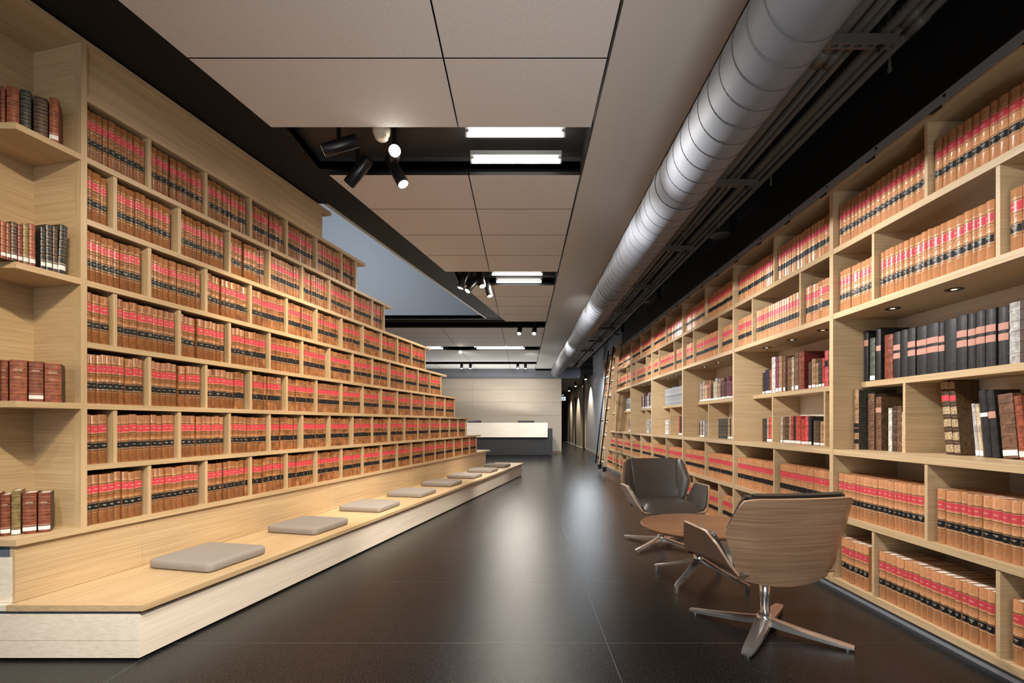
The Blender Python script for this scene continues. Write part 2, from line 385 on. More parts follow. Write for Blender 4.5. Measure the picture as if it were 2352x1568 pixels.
MB().prism([(fx(y0) + .012, y0 + .01), (7.5, y0 + .01), (7.5, .4), (fx(1.6) + .012, 1.6)], .196, .211).obj('recess_strip', 'blue_strip', bn)  # blue-grey strip set back below the seat
for a, b in ((None, 1.5), (1.5, 3.0), (3.0, 4.5), (4.5, 6.0), (6.0, 7.5)):
    pa = [(fx(y0) + .006, y0), (fx(y0) + .024, y0 + .018)] if a is None else [(a + .001, y0), (a + .001, y0 + .018)]
    MB().prism([pa[0], (b - .001, y0), (b - .001, y0 + .018), pa[1]], .012, .196).obj('front_panel', 'pale_x', bn)
MB().prism([(fx(y0) + .006, y0), (fx(y0) + .024, y0 + .018), (fx(1.9) + .024, 1.9), (fx(1.9) + .006, 1.9)], .085, .196).obj('end_plank', 'pale_y', bn)
MB().prism([(fx(y0) + .006, y0), (fx(y0) + .024, y0 + .018), (fx(1.9) + .024, 1.9), (fx(1.9) + .006, 1.9)], .012, .083).obj('end_plank', 'pale_y', bn)
MB().box(7.48, 7.5, y0 + .018, .4, .012, .196).obj('end_panel', 'pale_y', bn)
MB().prism([(fx(y0) + .02, y0 + .014), (7.48, y0 + .014), (7.48, .3), (fx(1.5) + .02, 1.5)], 0, .012).obj('plinth', 'slot_black', bn)

# ------------------------------------------------------------------ cushions
def cushion_mesh():
    mb = MB(); n = 48; hs, rc = .20, .035
    def outline(inset):
        h_, r_ = hs - inset, max(rc - inset, .006); out = []
        for q in range(4):
            cx, cy = [(1, -1), (1, 1), (-1, 1), (-1, -1)][q]
            for i in range(6):
                a = -math.pi / 2 + q * math.pi / 2 + i / 5 * math.pi / 2
                out.append((cx * (h_ - r_) + r_ * math.cos(a), cy * (h_ - r_) + r_ * math.sin(a)))
        return out
    prof = [(.014, 0), (.004, .004), (0, .012), (0, .036), (.003, .044), (.010, .0485), (.03, .0505), (.09, .0525), (.17, .053)]
    rows = [[(x, y, z) for x, y in outline(i_)] for i_, z in prof]
    rows = [r_ + r_[:1] for r_ in rows]
    mb.grid(rows); m_ = len(rows[0])
    mb.f.append([(len(rows) - 1) * m_ + j for j in range(m_ - 1)]); mb.m.append(0)
    mb.f.append(list(range(m_ - 1))[::-1]); mb.m.append(0)
    me = mb.mesh('cushion', 'cushion_cloth', True); return me
cm = cushion_mesh()
zm = MB()
for a in range(4):
    c, s_ = math.cos(a * math.pi / 2), math.sin(a * math.pi / 2)
    p = lambda x, y: (x * c - y * s_, x * s_ + y * c)
    q = [p(-.165, -.2006), p(.165, -.2006)]
    zm.add([(*q[0], .0225), (*q[1], .0225), (*q[1], .0255), (*q[0], .0255)], [(0, 1, 2, 3)])
seam_me = zm.mesh('seam', 'cushion_cloth')
CL = ['nearly at the open end of the bench beside the corner niche', 'second along the bench from the corner niche', 'third along the bench from the corner niche', 'fourth along the bench from the corner niche',
      'fifth along the bench from the corner niche', 'sixth along the bench from the corner niche', 'second last toward the reception desk', 'last one toward the reception desk']
for k in range(8):
    yf = 2.471 + .8325 * k
    s = (yf - 2.052) / .97623 + .09
    c = lw(s + .2, y0 + .065 + .2, .2356)
    o = thing('cushion', 'flat grey seat cushion, ' + CL[k], 'cushion', c, LA + R(rnd.uniform(-2, 2)), 'grey seat cushions along the bench')
    link('pad', cm, o); link('seam', seam_me, o)

# ------------------------------------------------------------------ wall bookcase
wbk = thing('wall_bookcase', 'tall oak bookcase with open compartments covering the black wall', 'bookcase')
P, Y1 = 1.366, 2.924
XB, TK = 2.268, .034
SH = [.0716, .4535, .8437, 1.6615, 2.0540]       # shelf tops S0, S4, S3, S2, S1
TOPZ = 2.402
YE = Y1 + 6 * P + TK
YS = Y1 - P
for z in SH: MB().box(XR, XB, YS, YE, z - .033, z).obj('shelf', 'oak_y', wbk)
MB().box(XR, XB, YS, YE, TOPZ, TOPZ + .03).obj('top_board', 'oak_y', wbk)
MB().box(XB, 2.30, YS, YE, 0, TOPZ + .03).obj('back_panel', 'pale_y', wbk)  # paler copy of the oak: cool light on the back put into colour
for a in range(-1, 7): MB().box(1.894, 1.91, Y1 + a * P + .001 - 0, min(YE, Y1 + (a + 1) * P - .001), 0, SH[0] - .033).obj('kick_plate', 'kick_metal', wbk)
for k in range(-1, 7):
    y = Y1 + k * P
    MB().box(XR - .002, XB, y, y + TK, SH[0] - .033, TOPZ).obj('upright', 'oak_x', wbk)
MIDZ, XM = 1.249, 2.045
TD = .017
CELLS = {'top': [], 'second': [], 'fourth': [], 'bottom': []}
zr = {'top': (SH[4], TOPZ), 'second': (SH[3], SH[4] - .033), 'fourth': (SH[1], SH[2] - .033), 'bottom': (SH[0], SH[1] - .033)}
for k in range(-1, 6):
    a, b = Y1 + k * P + TK, Y1 + (k + 1) * P
    for r_ in CELLS:
        fr = (.5,) if r_ in ('top', 'fourth') else (.25, .75)
        ds = [Y1 + k * P + f * P + .008 for f in fr]
        for d in ds: MB().box(XR + .004, XB, d, d + TD, *zr[r_]).obj('divider', 'oak_x', wbk)
        e = [a] + [q for d in ds for q in (d, d + TD)] + [b]
        CELLS[r_] += [(e[i], e[i + 1]) for i in range(0, len(e), 2)]
    MB().box(XM, XB, a, b, MIDZ - .033, MIDZ).obj('mid_shelf', 'oak_y', wbk)
    for f in (.25, .75):
        d = Y1 + k * P + f * P
        MB().box(XM, XB, d, d + TD, SH[2], MIDZ - .033).obj('divider', 'oak_x', wbk)
    for off in (.335, .71, 1.087):
        y = Y1 + k * P + off
        dl = MB()
        n = 20
        for r0, r1, z0, z1 in ((.036, .036, 0, -.003), (.036, .024, -.003, -.003), (.024, .019, -.003, .012)):
            o_ = len(dl.v)
            dl.add([(XM - .02 + r0 * math.cos(2 * math.pi * i / n), y + r0 * math.sin(2 * math.pi * i / n), 1.6285 + z0) for i in range(n)] +
                   [(XM - .02 + r1 * math.cos(2 * math.pi * i / n), y + r1 * math.sin(2 * math.pi * i / n), 1.6285 + z1) for i in range(n)],
                   [(i, (i + 1) % n, n + (i + 1) % n, n + i) for i in range(n)])
        d_ = dl.obj('downlight', 'black_metal', wbk)
        MB().add([(XM - .02 + .011 * math.cos(2 * math.pi * i / n), y + .011 * math.sin(2 * math.pi * i / n), 1.6265) for i in range(n)], [list(range(n))[::-1]]).obj('lens', 'lens_dim', d_)

# ------------------------------------------------------------------ books
BH = .247
def arc(t, bul, n=6):
    return [(-t / 2 + t * i / n, -bul * (1 - (2 * i / n - 1) ** 2)) for i in range(n + 1)]
def spine_rows(t, h, bul, bands, bh=.0045, bo=.0016, n=6):
    rows = [(0, -.0015), (.0025, 0)]
    for b in bands:
        z = h * (1 - b); rows += [(z - bh, 0), (z - bh * .5, bo), (z + bh * .5, bo), (z + bh, 0)]
    rows += [(h - .0025, 0), (h, -.0015)]
    rows.sort(key=lambda q: q[0])
    return [[(x, y - o, z) for x, y in arc(t, bul, n)] for z, o in rows]
BANDS = (.185, .385, .545, .725)
def cover_mb(t, h, d, bul, bands=BANDS, n=6):
    mb = MB(); mb.grid(spine_rows(t, h, bul, bands, n=n))
    a = arc(t, bul, n)
    for z, fl_ in ((h, False), (0, True)):
        k = [(x, y + .0015, z) for x, y in a] + [(t / 2, .004, z), (-t / 2, .004, z)]
        mb.add(k, [list(range(len(k))) if not fl_ else list(range(len(k)))[::-1]])
    mb.box(-t / 2, -t / 2 + .0025, 0, d, 0, h).box(t / 2 - .0025, t / 2, 0, d, 0, h)
    return mb
def pages_mb(t, h, d): return MB().box(-t / 2 + .0025, t / 2 - .0025, .002, d - .005, .004, h - .0035)
def strip_mb(t, bul, z0, z1, off=.0005, n=6, x0=-1, x1=1):
    a = [(x, y - off) for x, y in arc(t, bul, n) if x0 * t / 2 - 1e-6 <= x <= x1 * t / 2 + 1e-6]
    return MB().grid([[(x, y, z) for x, y in a] for z in (z0, z1)])
def gilt_mb(t, h, bul, bands=BANDS):
    mb = MB()
    for b in bands:
        for dz in (-.0072, .0058): mb.grid([[(x, y - .0006, z) for x, y in arc(t, bul, 6)] for z in (h * (1 - b) + dz, h * (1 - b) + dz + .0015)])
    return mb
def shade_mb(t, h, bul, bands=BANDS):  # painted shade: a dark line along the lower edge of each band
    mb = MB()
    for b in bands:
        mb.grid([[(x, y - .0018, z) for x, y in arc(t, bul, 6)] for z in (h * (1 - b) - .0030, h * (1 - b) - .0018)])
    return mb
# lettering
def text_mesh(s, matname):
    c = bpy.data.curves.new('lettering', 'FONT'); c.body = s; c.align_x = 'CENTER'; c.align_y = 'CENTER'; c.resolution_u = 3; c.space_line = .95
    o = bpy.data.objects.new('lettering', c); col.objects.link(o)
    bpy.context.view_layer.update()
    me = bpy.data.meshes.new_from_object(o.evaluated_get(bpy.context.evaluated_depsgraph_get()))
    bpy.data.objects.remove(o); bpy.data.curves.remove(c)
    xs = [v.co.x for v in me.vertices]; k = 1 / max(max(xs) - min(xs), .01)
    for v in me.vertices: v.co = (v.co.x * k, 0, v.co.y * k)
    me.materials.clear(); me.materials.append(M[matname]); me.name = 'lettering'
    for p in me.polygons: p.material_index = 0
    return me
TX = {}
def text(s, matname='gold_letters'):
    if (s, matname) not in TX: TX[(s, matname)] = text_mesh(s, matname)
    return TX[(s, matname)]
TMPL = {}
def template(t, kind):
    t = round(t / .004) * .004
    key = (round(t, 3), kind)
    if key not in TMPL:
        d = .19 if kind == 'tan' else .17; bul = .007
        l = 'tan_calf' if kind == 'tan' else 'brown_calf'
        cme = cover_mb(t, BH, d, bul).mesh('cover', l); smooth_by_angle(cme, 35)
        TMPL[key] = dict(t=t, d=d, bul=bul, cover=cme, pages=pages_mb(t, BH, d).mesh('page_block', 'page_edge'),
                         red=strip_mb(t, bul, BH * .632, BH * .792).mesh('title_label', 'red_label', True),
                         black=strip_mb(t, bul, BH * .292, BH * .438).mesh('volume_label', 'black_label', True),
                         gilt=gilt_mb(t, BH, bul).mesh('gilt_lines', 'gilt', True), shade=shade_mb(t, BH, bul).mesh('band_shadow', 'band_shade', True))
    return TMPL[key]
books = []       # every law book: position, kind, label
MON = ['ENERO', 'FEBRERO', 'MARZO', 'ABRIL', 'MAYO', 'JUNIO', 'JULIO', 'AGOSTO', 'SEPTIEMBRE', 'OCTUBRE', 'NOVIEMBRE', 'DICIEMBRE']
RN = {1: 'top', 2: 'second', 3: 'third', 4: 'fourth', 5: 'fifth', 6: 'sixth', 7: 'bottom'}
for k in range(1, 8):
    z0, z1 = row_open(k)
    e = [.2763] + [q for d in DIV[k] for q in (d, d + .019)] + [END[k] - .02]
    for ci in range(0, len(e), 2):
        a, b = e[ci], e[ci + 1]
        s, n = a + .002, 0
        gap_at = rnd.choice([None, None, 3, 5])
        while True:
            t = rnd.choice([.024, .028, .028, .032, .032, .036, .04, .044]) if k != 6 else rnd.choice([.028, .032, .036, .036, .04])
            if n == gap_at: s += rnd.uniform(.004, .014)
            if s + t > b - .001: break
            c = lw(s + t / 2, .022 + rnd.uniform(-.003, .005), z0)
            books.append(dict(loc=c, rz=LA, t=t, kind='brown', hs=rnd.uniform(.965, 1.005), pages=k > 5,
                              text=MON[(n + ci * 4) % 12] + '\n' + str(1926 + 2 * k + ci // 2), row=RN[k], comp=ci // 2, n=n))
            s += t + .0006; n += 1
SEQ = {('fourth', 0): [4, 3, 2, 1, 9, 8, 7, 1, 7, 6], ('bottom', 0): [9, 8]}
for r_, cells in CELLS.items():
    for ci, (a, b) in enumerate(cells):
        y, n, vol = b - .012 if r_ in ('top', 'bottom') or ci % 2 else b - .016, 0, rnd.randint(1, 8)
        if (r_ in ('fourth', 'bottom')): y = b - .004 - .022 * ((ci % 2) == 0)
        y_end = a + (.004 if rnd.random() < .6 else rnd.uniform(.01, .05))
        gap_at = rnd.choice([None, None, 3, 6])
        mo = rnd.randint(0, 11)
        while True:
            t = rnd.choice([.028, .032, .032, .036, .036, .04, .044])
            if n == gap_at: y -= rnd.uniform(.003, .010)
            if y - t < y_end: break
            vol += 1
            if vol > 9: vol, mo = 1, (mo + 1) % 12
            c = Vector((XR + .030 + rnd.uniform(-.002, .003), y - t / 2, zr[r_][0]))
            books.append(dict(loc=c, rz=-math.pi / 2, t=t, kind='tan', hs=rnd.uniform(.985, 1.005), pages=r_ in ('fourth', 'bottom'),
                              text=MON[mo] + '\n1949\n' + str(vol), row={'top': 'top', 'second': 'second', 'fourth': 'third', 'bottom': 'bottom'}[r_], comp=ci, n=n))
            y -= t + .0006; n += 1
for b in books:
    tp = template(b['t'], b['kind'])
    x, y, z = b['loc']
    dx = Vector((math.cos(b['rz']), math.sin(b['rz']), 0)) * tp['t'] / 2
    if y < .3: b['a'] = 0; continue
    u0, _ = pix(*(b['loc'] - dx)); u1, v0 = pix(*(b['loc'] + dx)); v1 = pix(x, y, z + BH)[1]
    b['px'] = abs(u1 - u0)
    vis = max(0, min(2352, max(u0, u1)) - max(200, min(u0, u1))) * max(0, min(1568, v0) - max(0, v1))
    if 1660 < x * F / y + U0 < 1925 and v1 > 1150 and b['kind'] == 'tan': vis *= .02      # behind the armchair
    b['a'] = vis if y > 0 else 0
books.sort(key=lambda b: -b['a'])
books = [b for b in books if b['a'] > 0]
title_me = text('DIARIO\nOFICIAL')
LR = {'brown': ('brown calf law book', 'from the corner niche', 'stepped bookcase', 'law books on the stepped bookcase'), 'tan': ('tan calf law book', 'from the far end', 'wall bookcase', 'law books on the wall bookcase')}
for b in books[:300]:
    tp = template(b['t'], b['kind']); L = LR[b['kind']]
    lab = '%s, %s %s, %s compartment, %s row of %s' % (L[0], ORD[b['n']], L[1], ORD[b['comp']], b['row'], L[2])
    r = thing('law_book', lab, 'book', b['loc'] + Vector((0, 0, .0005)), b['rz'], L[3])
    r.scale = (1, 1, b['hs'])
    link('cover', tp['cover'], r)
    if b['pages']: link('page_block', tp['pages'], r)
    rl, bl = link('title_label', tp['red'], r), link('volume_label', tp['black'], r)
    link('gilt_lines', tp['gilt'], r)['kind'] = 'stuff'; link('band_shadow', tp['shade'], r)['kind'] = 'stuff'
    if b['px'] > 8.5:
        wd = tp['t'] * .62
        o = link('lettering', title_me, rl, (0, -tp['bul'] - .0007, BH * .712)); o.scale = (wd * .85, 1, wd * .55)
        o = link('lettering', text(b['text']), bl, (0, -tp['bul'] - .0007, BH * .365)); k_ = wd * .85 if '\n1949' in b['text'] else wd * .75; o.scale = (k_, 1, min(k_ * .9, (.025 if '\n1949' in b['text'] else .015) / max(v.co.z for v in o.data.vertices) / 2))
# the remaining, smaller ones: one object
far = MB()
for b in books[300:]:
    tp = template(b['t'], b['kind']); t, d, bul = tp['t'], tp['d'], tp['bul']
    Mx = Matrix.Translation(b['loc'] + Vector((0, 0, .0005))) @ Matrix.Rotation(b['rz'], 4, 'Z')
    one = MB(); mi = 0 if b['kind'] == 'tan' else 1; h = BH * b['hs']
    a = arc(t, bul, 4)
    prof = [(-t / 2, d)] + a + [(t / 2, d)]
    one.grid([[(x, y, z) for x, y in prof] for z in (0, h)], mi)
    if b['pages']: one.add([(x, y, h - .004) for x, y in ((-t / 2, 0), (t / 2, 0), (t / 2, d), (-t / 2, d))], [(0, 1, 2, 3)], 4)
    else: one.add([(x, y, h) for x, y in a], [list(range(len(a)))], mi)
    for z0, z1, m_ in ((h * .632, h * .792, 2), (h * .292, h * .438, 3)):
        one.grid([[(x, y - .0006, z) for x, y in a] for z in (z0, z1)], m_)
    for bb in BANDS:
        one.grid([[(x, y - .0008, z) for x, y in a] for z in (h * (1 - bb) - .0035, h * (1 - bb) - .0015)], 6)  # painted shade below the band
        one.grid([[(x, y - .0007, z) for x, y in a] for z in (h * (1 - bb) + .0015, h * (1 - bb) + .004)], 5)
    for f, m_ in zip(one.f, one.m): pass
    far.v += [tuple(Mx @ Vector(v)) for v in one.v]
    o_ = len(far.v) - len(one.v); far.f += [[i + o_ for i in f] for f in one.f]; far.m += one.m
fo = far.obj('law_books', ['tan_calf_far', 'brown_calf_far', 'red_label', 'black_label', 'page_edge', 'gilt', 'band_shade'])
tag(fo, 'remaining smaller tan and brown law books filling both bookcases into the distance', 'book'); fo['kind'] = 'stuff'

# ------------------------------------------------------------------ antique books
PAL = dict(black=(.018, .018, .020), green=(.07, .085, .06), redbrown=(.20, .05, .024), brown=(.15, .075, .042), dkbrown=(.06, .032, .02), tan=(.34, .20, .105), rust=(.27, .068, .03),
           red=(.42, .045, .038), pink=(.60, .09, .10), cream=(.55, .44, .30), white=(.58, .55, .50), grey=(.30, .33, .36), navy=(.02, .024, .06), purple=(.17, .05, .075), olive=(.22, .16, .06),
           beige=(.38, .30, .20), maroon=(.16, .02, .018), orange=(.50, .13, .05), pale=(.42, .40, .38), dkgreen=(.035, .04, .032), marble=(.10, .055, .022))
for n_, c in PAL.items():
    lo = tuple(v * .55 for v in c); hi = tuple(min(1, v * 1.35) for v in c)
    mottled('book_' + n_, lo, hi, 55, .45 if n_ != 'black' else .4, .12, .5, 6, p=(.34, .66))
m = mat('tooling', (.5, .4, .25), .45, .2)
tc = nd(m, 'ShaderNodeTexCoord'); vo = nd(m, 'ShaderNodeTexVoronoi', feature='DISTANCE_TO_EDGE'); vo.inputs['Scale'].default_value = 170
lk(m, tc.outputs['Object'], vo.inputs['Vector']); r_ = ramp(m, vo.outputs['Distance'], (.62, .48, .28), (.055, .03, .018), .10, .22); lk(m, r_.outputs[0], bsdf(m).inputs['Base Color'])
TOOL = [('tooling', a, a + .10) for a in (.03, .20, .375, .545, .885)]
WORDS = dict(black='black', green='grey-green', redbrown='red-brown', brown='brown', dkbrown='dark brown', tan='tan', rust='rust', red='red', pink='rose red', cream='cream', white='off-white', grey='blue-grey',
             navy='navy', purple='purple', olive='olive', beige='beige', maroon='maroon', orange='orange', pale='pale grey', dkgreen='blackish green', marble='marbled brown')
def old_book(colr, t, h, d, loc, rz, label, group, deco=(), bands=True, lean=0., cover=None, twist=0.):
    """deco: list of (material, z0, z1) fractions of the height; 'sticker' becomes a shelf-mark label."""
    r = thing('antique_book', label, 'book', (loc[0], loc[1], loc[2] + .0005 + abs(math.sin(lean)) * t / 2), rz + twist, group)
    if lean: r.rotation_mode = 'XYZ'; r.rotation_euler = (0, lean, rz + twist)
    bul = min(.006, t * .22)
    bd = (.13, .30, .47, .64, .82) if bands else ()
    me = cover_mb(t, h, d, bul, bd).mesh('cover', ['book_' + colr, 'book_' + (cover or colr)]); smooth_by_angle(me, 22)
    if cover:
        nf = len(me.polygons)
        for p in list(me.polygons)[nf - 12:]: p.material_index = 1
    link('cover', me, r)
    pages_mb(t, h, d).obj('page_block', 'page_edge', r)
    if bands == 'gilt':
        gilt_mb(t, h, bul, bd).obj('gilt_lines', 'old_gilt', r, True)['kind'] = 'stuff'
    for m_, z0, z1 in deco:
        o = strip_mb(t, bul, h * z0, h * z1, .0012).obj({'sticker': 'shelf_mark', 'pink_band': 'paper_band', 'red_label': 'title_label', 'black_label': 'title_label', 'tooling': 'gilt_panel'}.get(m_, 'paper_band'), m_, r, True)
        if m_ == 'sticker' and t > .02:
            pass
    return r
def on_line(u, p, d):           # where the sight line of column u meets the vertical plane through p along d
    k = (u - U0) / F
    return (k * p[1] - p[0]) / (d[0] - k * d[1])
def wall_row(specs, X, z, off, sc_, group, where, depth=.17, lean=0.):
    n = len(specs)
    for i, sp in enumerate(specs):
        x0, x1, top, colr = sp[:4]; deco = sp[4] if len(sp) > 4 else (); kw = sp[5] if len(sp) > 5 else {}
        Xb = kw.pop('X', X); bt = kw.pop('bands', True)
        ya, yb = Xb * F / (off[0] + x0 / sc_ - U0), Xb * F / (off[0] + x1 / sc_ - U0)
        t = ya - yb; yc = (ya + yb) / 2
        h = 1 - (off[1] + top / sc_ - V0) * yc / F - z
        dw = [m_ for m_, _, _ in deco]
        extra = ', pink paper bands' if 'pink_band' in dw else (', white shelf mark' if 'sticker' in dw else '')
        lab = '%s old book%s, %s from far end %s' % (WORDS[colr], extra, ORD[i], where)
        old_book(colr, max(t - .0008, .008), max(.10, h), kw.pop('depth', depth), (Xb, yc, z), -math.pi / 2, lab, group, deco, bt, kw.pop('lean', lean), kw.pop('cover', None))
ST = ('sticker', .02, .12)
PB = lambda a, b: ('pink_band', a, b)
two = [PB(.60, .72), PB(.42, .54)]
G0 = 'old volumes on the first mid shelf'
wall_row([(520, 572, 600, 'black', [PB(.70, .82)], dict(bands=False)), (590, 648, 680, 'green', [ST]), (660, 715, 565, 'black', [PB(.56, .66)], dict(bands=False)),
          (757, 852, 640, 'redbrown'), (857, 938, 610, 'black', two, dict(bands=False)), (945, 1020, 585, 'black', [], dict(bands=False)), (1022, 1110, 565, 'black', two, dict(bands=False)),
          (1125, 1238, 545, 'black', two, dict(bands=False)), (1241, 1372, 510, 'black', two, dict(bands=False)), (1376, 1445, 495, 'black', two, dict(bands=False)),
          (1449, 1580, 460, 'black', [], dict(bands=False)), (1584, 1702, 420, 'black', two, dict(bands=False)), (1712, 1800, 400, 'black', two, dict(bands=False)),
          (1803, 1908, 368, 'black', two, dict(bands=False)), (1915, 2032, 340, 'black', two, dict(bands=False)), (2060, 2180, 318, 'black', two, dict(bands=False)),
          (2186, 2308, 270, 'pale'), (2312, 2440, 235, 'dkbrown')], 2.06, MIDZ, (1880, 640), 4.983, G0, 'of first mid shelf')
G1 = 'old volumes below the first mid shelf'
wall_row([(400, 455, 270, 'tan', [('black_label', .28, .44), ('black_label', .10, .18)], dict(X=2.0, cover='dkgreen', depth=.22)), (556, 630, 315, 'brown', [], dict(X=2.05, depth=.17, cover='dkbrown')),
          (645, 708, 350, 'brown', [('pink_band', .70, .80)], dict(X=2.055, cover='marble', depth=.19)), (786, 828, 475, 'white', [], dict(X=2.07, depth=.12, bands=False)), (832, 880, 460, 'dkbrown', [], dict(X=2.07, depth=.12, bands='gilt')),
          (882, 934, 455, 'brown', [], dict(X=2.07, depth=.12)), (938, 962, 520, 'cream', [], dict(X=2.07, depth=.12))], 2.12, SH[2], (1880, 840), 4.9004, G1, 'under first mid shelf')
ln = -R(5.5)
wall_row([(312, 440, 170, 'dkbrown', [('red_label', .725, .80)] + TOOL, dict(bands='gilt', depth=.12)), (446, 552, 165, 'dkbrown', [('red_label', .725, .80)] + TOOL, dict(bands='gilt', depth=.12, cover='marble')),
          (795, 856, 545, 'pale', [ST], dict(bands=False, depth=.11)), (860, 925, 560, 'cream', [ST], dict(bands=False, depth=.11)), (930, 1056, 325, 'black', [('sticker', .60, .66)], dict(bands=False, depth=.12)),
          (1062, 1190, 320, 'black', [PB(.58, .68)], dict(bands=False, depth=.12)), (1246, 1496, 390, 'brown', [('sticker', .04, .13)], dict(depth=.12)), (1515, 1640, 420, 'rust', [('sticker', .04, .13)], dict(depth=.12))],
         2.135, SH[2], (2130, 850), 7.126, 'leaning old volumes below the first mid shelf', 'of the leaning group', lean=ln)
B1 = (1650, 780); S1_ = 5.6
wall_row([(567, 597, 425, 'dkbrown', [ST]), (604, 642, 385, 'navy', [ST], dict(bands=False)), (645, 664, 390, 'dkbrown', [ST]), (666, 684, 390, 'rust', [ST]), (686, 730, 225, 'white'), (736, 775, 222, 'purple', [ST]), (779, 815, 212, 'tan', [ST]),
          (836, 862, 212, 'brown', [ST]), (889, 942, 238, 'brown'), (945, 972, 222, 'beige', [ST]), (986, 1030, 165, 'brown', [ST]), (1036, 1105, 155, 'redbrown', [], dict(cover='maroon')), (1161, 1195, 287, 'dkbrown', [ST]),
          (1201, 1250, 247, 'tan', [ST]), (1256, 1285, 300, 'tan', [ST]), (1288, 1330, 272, 'black', [ST], dict(bands='gilt')), (1336, 1365, 237, 'red', [ST]), (1369, 1412, 140, 'pink', [('black_label', .55, .72)], dict(bands=False)), (1419, 1440, 130, 'tan')],
         2.06, MIDZ, B1, S1_, 'old volumes on the second mid shelf', 'of second mid shelf')
wall_row([(567, 625, 1012, 'dkbrown'), (628, 645, 1012, 'grey', [ST], dict(bands=False)), (646, 668, 1000, 'red', [ST]), (669, 694, 995, 'orange', [ST])], 2.07, SH[2], B1, S1_, 'old volumes below the second mid shelf', 'under second mid shelf, past divider')
wall_row([(801, 828, 992, 'beige', [ST]), (839, 858, 995, 'brown', [ST]), (860, 908, 990, 'dkbrown', [ST], dict(bands='gilt')), (911, 935, 988, 'tan', [ST]), (940, 962, 980, 'red', [ST]), (965, 995, 985, 'black', [ST]), (997, 1060, 985, 'red', [ST], dict(bands='gilt')),
          (1066, 1118, 1020, 'red', [ST]), (1120, 1155, 988, 'pink', [ST]), (1160, 1200, 985, 'black', [ST]), (1226, 1305, 1040, 'dkbrown', [ST], dict(bands='gilt')), (1311, 1365, 1050, 'tan', [ST]), (1368, 1400, 1045, 'orange', [ST])],
         2.07, SH[2], B1, S1_, 'old volumes below the second mid shelf', 'below second mid shelf')
def auto_row(bay, y_hi, y_lo, z, cols_, hmin, hmax, where, sticker=True, tmin=.024, tmax=.05):
    y, i = y_hi, 0
    while True:
        t = rnd.uniform(tmin, tmax); c = cols_[i % len(cols_)] if len(cols_) < 4 else rnd.choice(cols_)
        if y - t < y_lo: break
        old_book(c, t - .001, rnd.uniform(hmin, hmax), .15, (2.065, y - t / 2, z), -math.pi / 2, '%s old book, %s from far end %s' % (WORDS[c], ORD[i], where), 'old volumes in the further bays', [ST] if sticker else (), 'gilt' if c in ('dkgreen', 'black') else True)
        y -= t; i += 1
MIX = ['brown', 'redbrown', 'tan', 'dkbrown', 'pale', 'beige', 'rust', 'cream', 'black', 'purple', 'red']
Yb = lambda k: Y1 + k * P
auto_row(2, Yb(2) - .01, Yb(1) + .20, MIDZ, MIX, .16, .23, 'of third mid shelf')
auto_row(2, Yb(2) - .01, Yb(1) + .75 * P + .15, SH[2], ['brown', 'pale'], .16, .22, 'under third mid shelf')
auto_row(2, Yb(1) + .75 * P - .22, Yb(1) + .42 * P, SH[2], ['dkgreen'], .20, .205, 'under third mid shelf, before the divider', False, .04, .045)
auto_row(2, Yb(1) + .42 * P, Yb(1) + .27 * P, SH[2], MIX, .18, .24, 'under third mid shelf, near the divider')
auto_row(3, Yb(3) - .02, Yb(2) + .18, MIDZ, ['grey', 'grey', 'pale'], .235, .25, 'of fourth mid shelf', False, .02, .03)
auto_row(3, Yb(3) - .03, Yb(2) + .76 * P + .12, SH[2], ['white'], .2, .22, 'under fourth mid shelf', True, .03, .04)
auto_row(3, Yb(2) + .75 * P - .3, Yb(2) + .27 * P, SH[2], ['black', 'red', 'maroon', 'pale', 'dkbrown'], .2, .25, 'under fourth mid shelf, before the divider', True, .025, .04)
auto_row(4, Yb(4) - .02, Yb(3) + .3, MIDZ, ['white', 'black', 'pale', 'purple', 'grey'], .19, .26, 'of fifth mid shelf')
auto_row(4, Yb(3) + .75 * P - .02, Yb(3) + .60 * P, SH[2], ['white', 'pale'], .2, .24, 'under fifth mid shelf')
auto_row(4, Yb(3) + .35 * P, Yb(3) + .1 * P, SH[2], MIX, .2, .24, 'under fifth mid shelf, near side')
auto_row(5, Yb(5) - .15, Yb(4) + .4, MIDZ, ['grey', 'black', 'grey'], .2, .25, 'of sixth mid shelf', True, .04, .06)
auto_row(5, Yb(4) + .72 * P, Yb(4) + .5 * P, SH[2], ['dkbrown', 'pale', 'black', 'brown'], .2, .24, 'under sixth mid shelf')

# corner niche
def niche_row(specs, z, p, d, off, sc_, where, group, depth=.10):
    d = Vector((*d, 0)).normalized(); rz = math.atan2(d.y, d.x)
    for i, sp in enumerate(specs):
        x0, x1, top, colr = sp[:4]; deco = sp[4] if len(sp) > 4 else (); kw = sp[5] if len(sp) > 5 else {}
        ta, tb = on_line(off[0] + x0 / sc_, p, d), on_line(off[0] + x1 / sc_, p, d)
        c = Vector((*p, 0)) + d * ((ta + tb) / 2)
        t = tb - ta - .002
        h = 1 - (off[1] + top / sc_ - V0) * c.y / F - z
        nn = d.cross(Vector((0, 0, 1)))                    # towards the viewer
        old_book(colr, t, h, kw.get('depth', depth), (c.x, c.y, z), rz, '%s antique book%s, %s %s' % (WORDS[colr], ', white shelf mark' if ST3 in deco or ST in deco else '', ORD[len(specs) - 1 - i] , where), group, deco, kw.get('bands', 'gilt'), kw.get('lean', 0), kw.get('cover'))
ST3 = ('sticker', .07, .20)
D2 = (.8, .6)
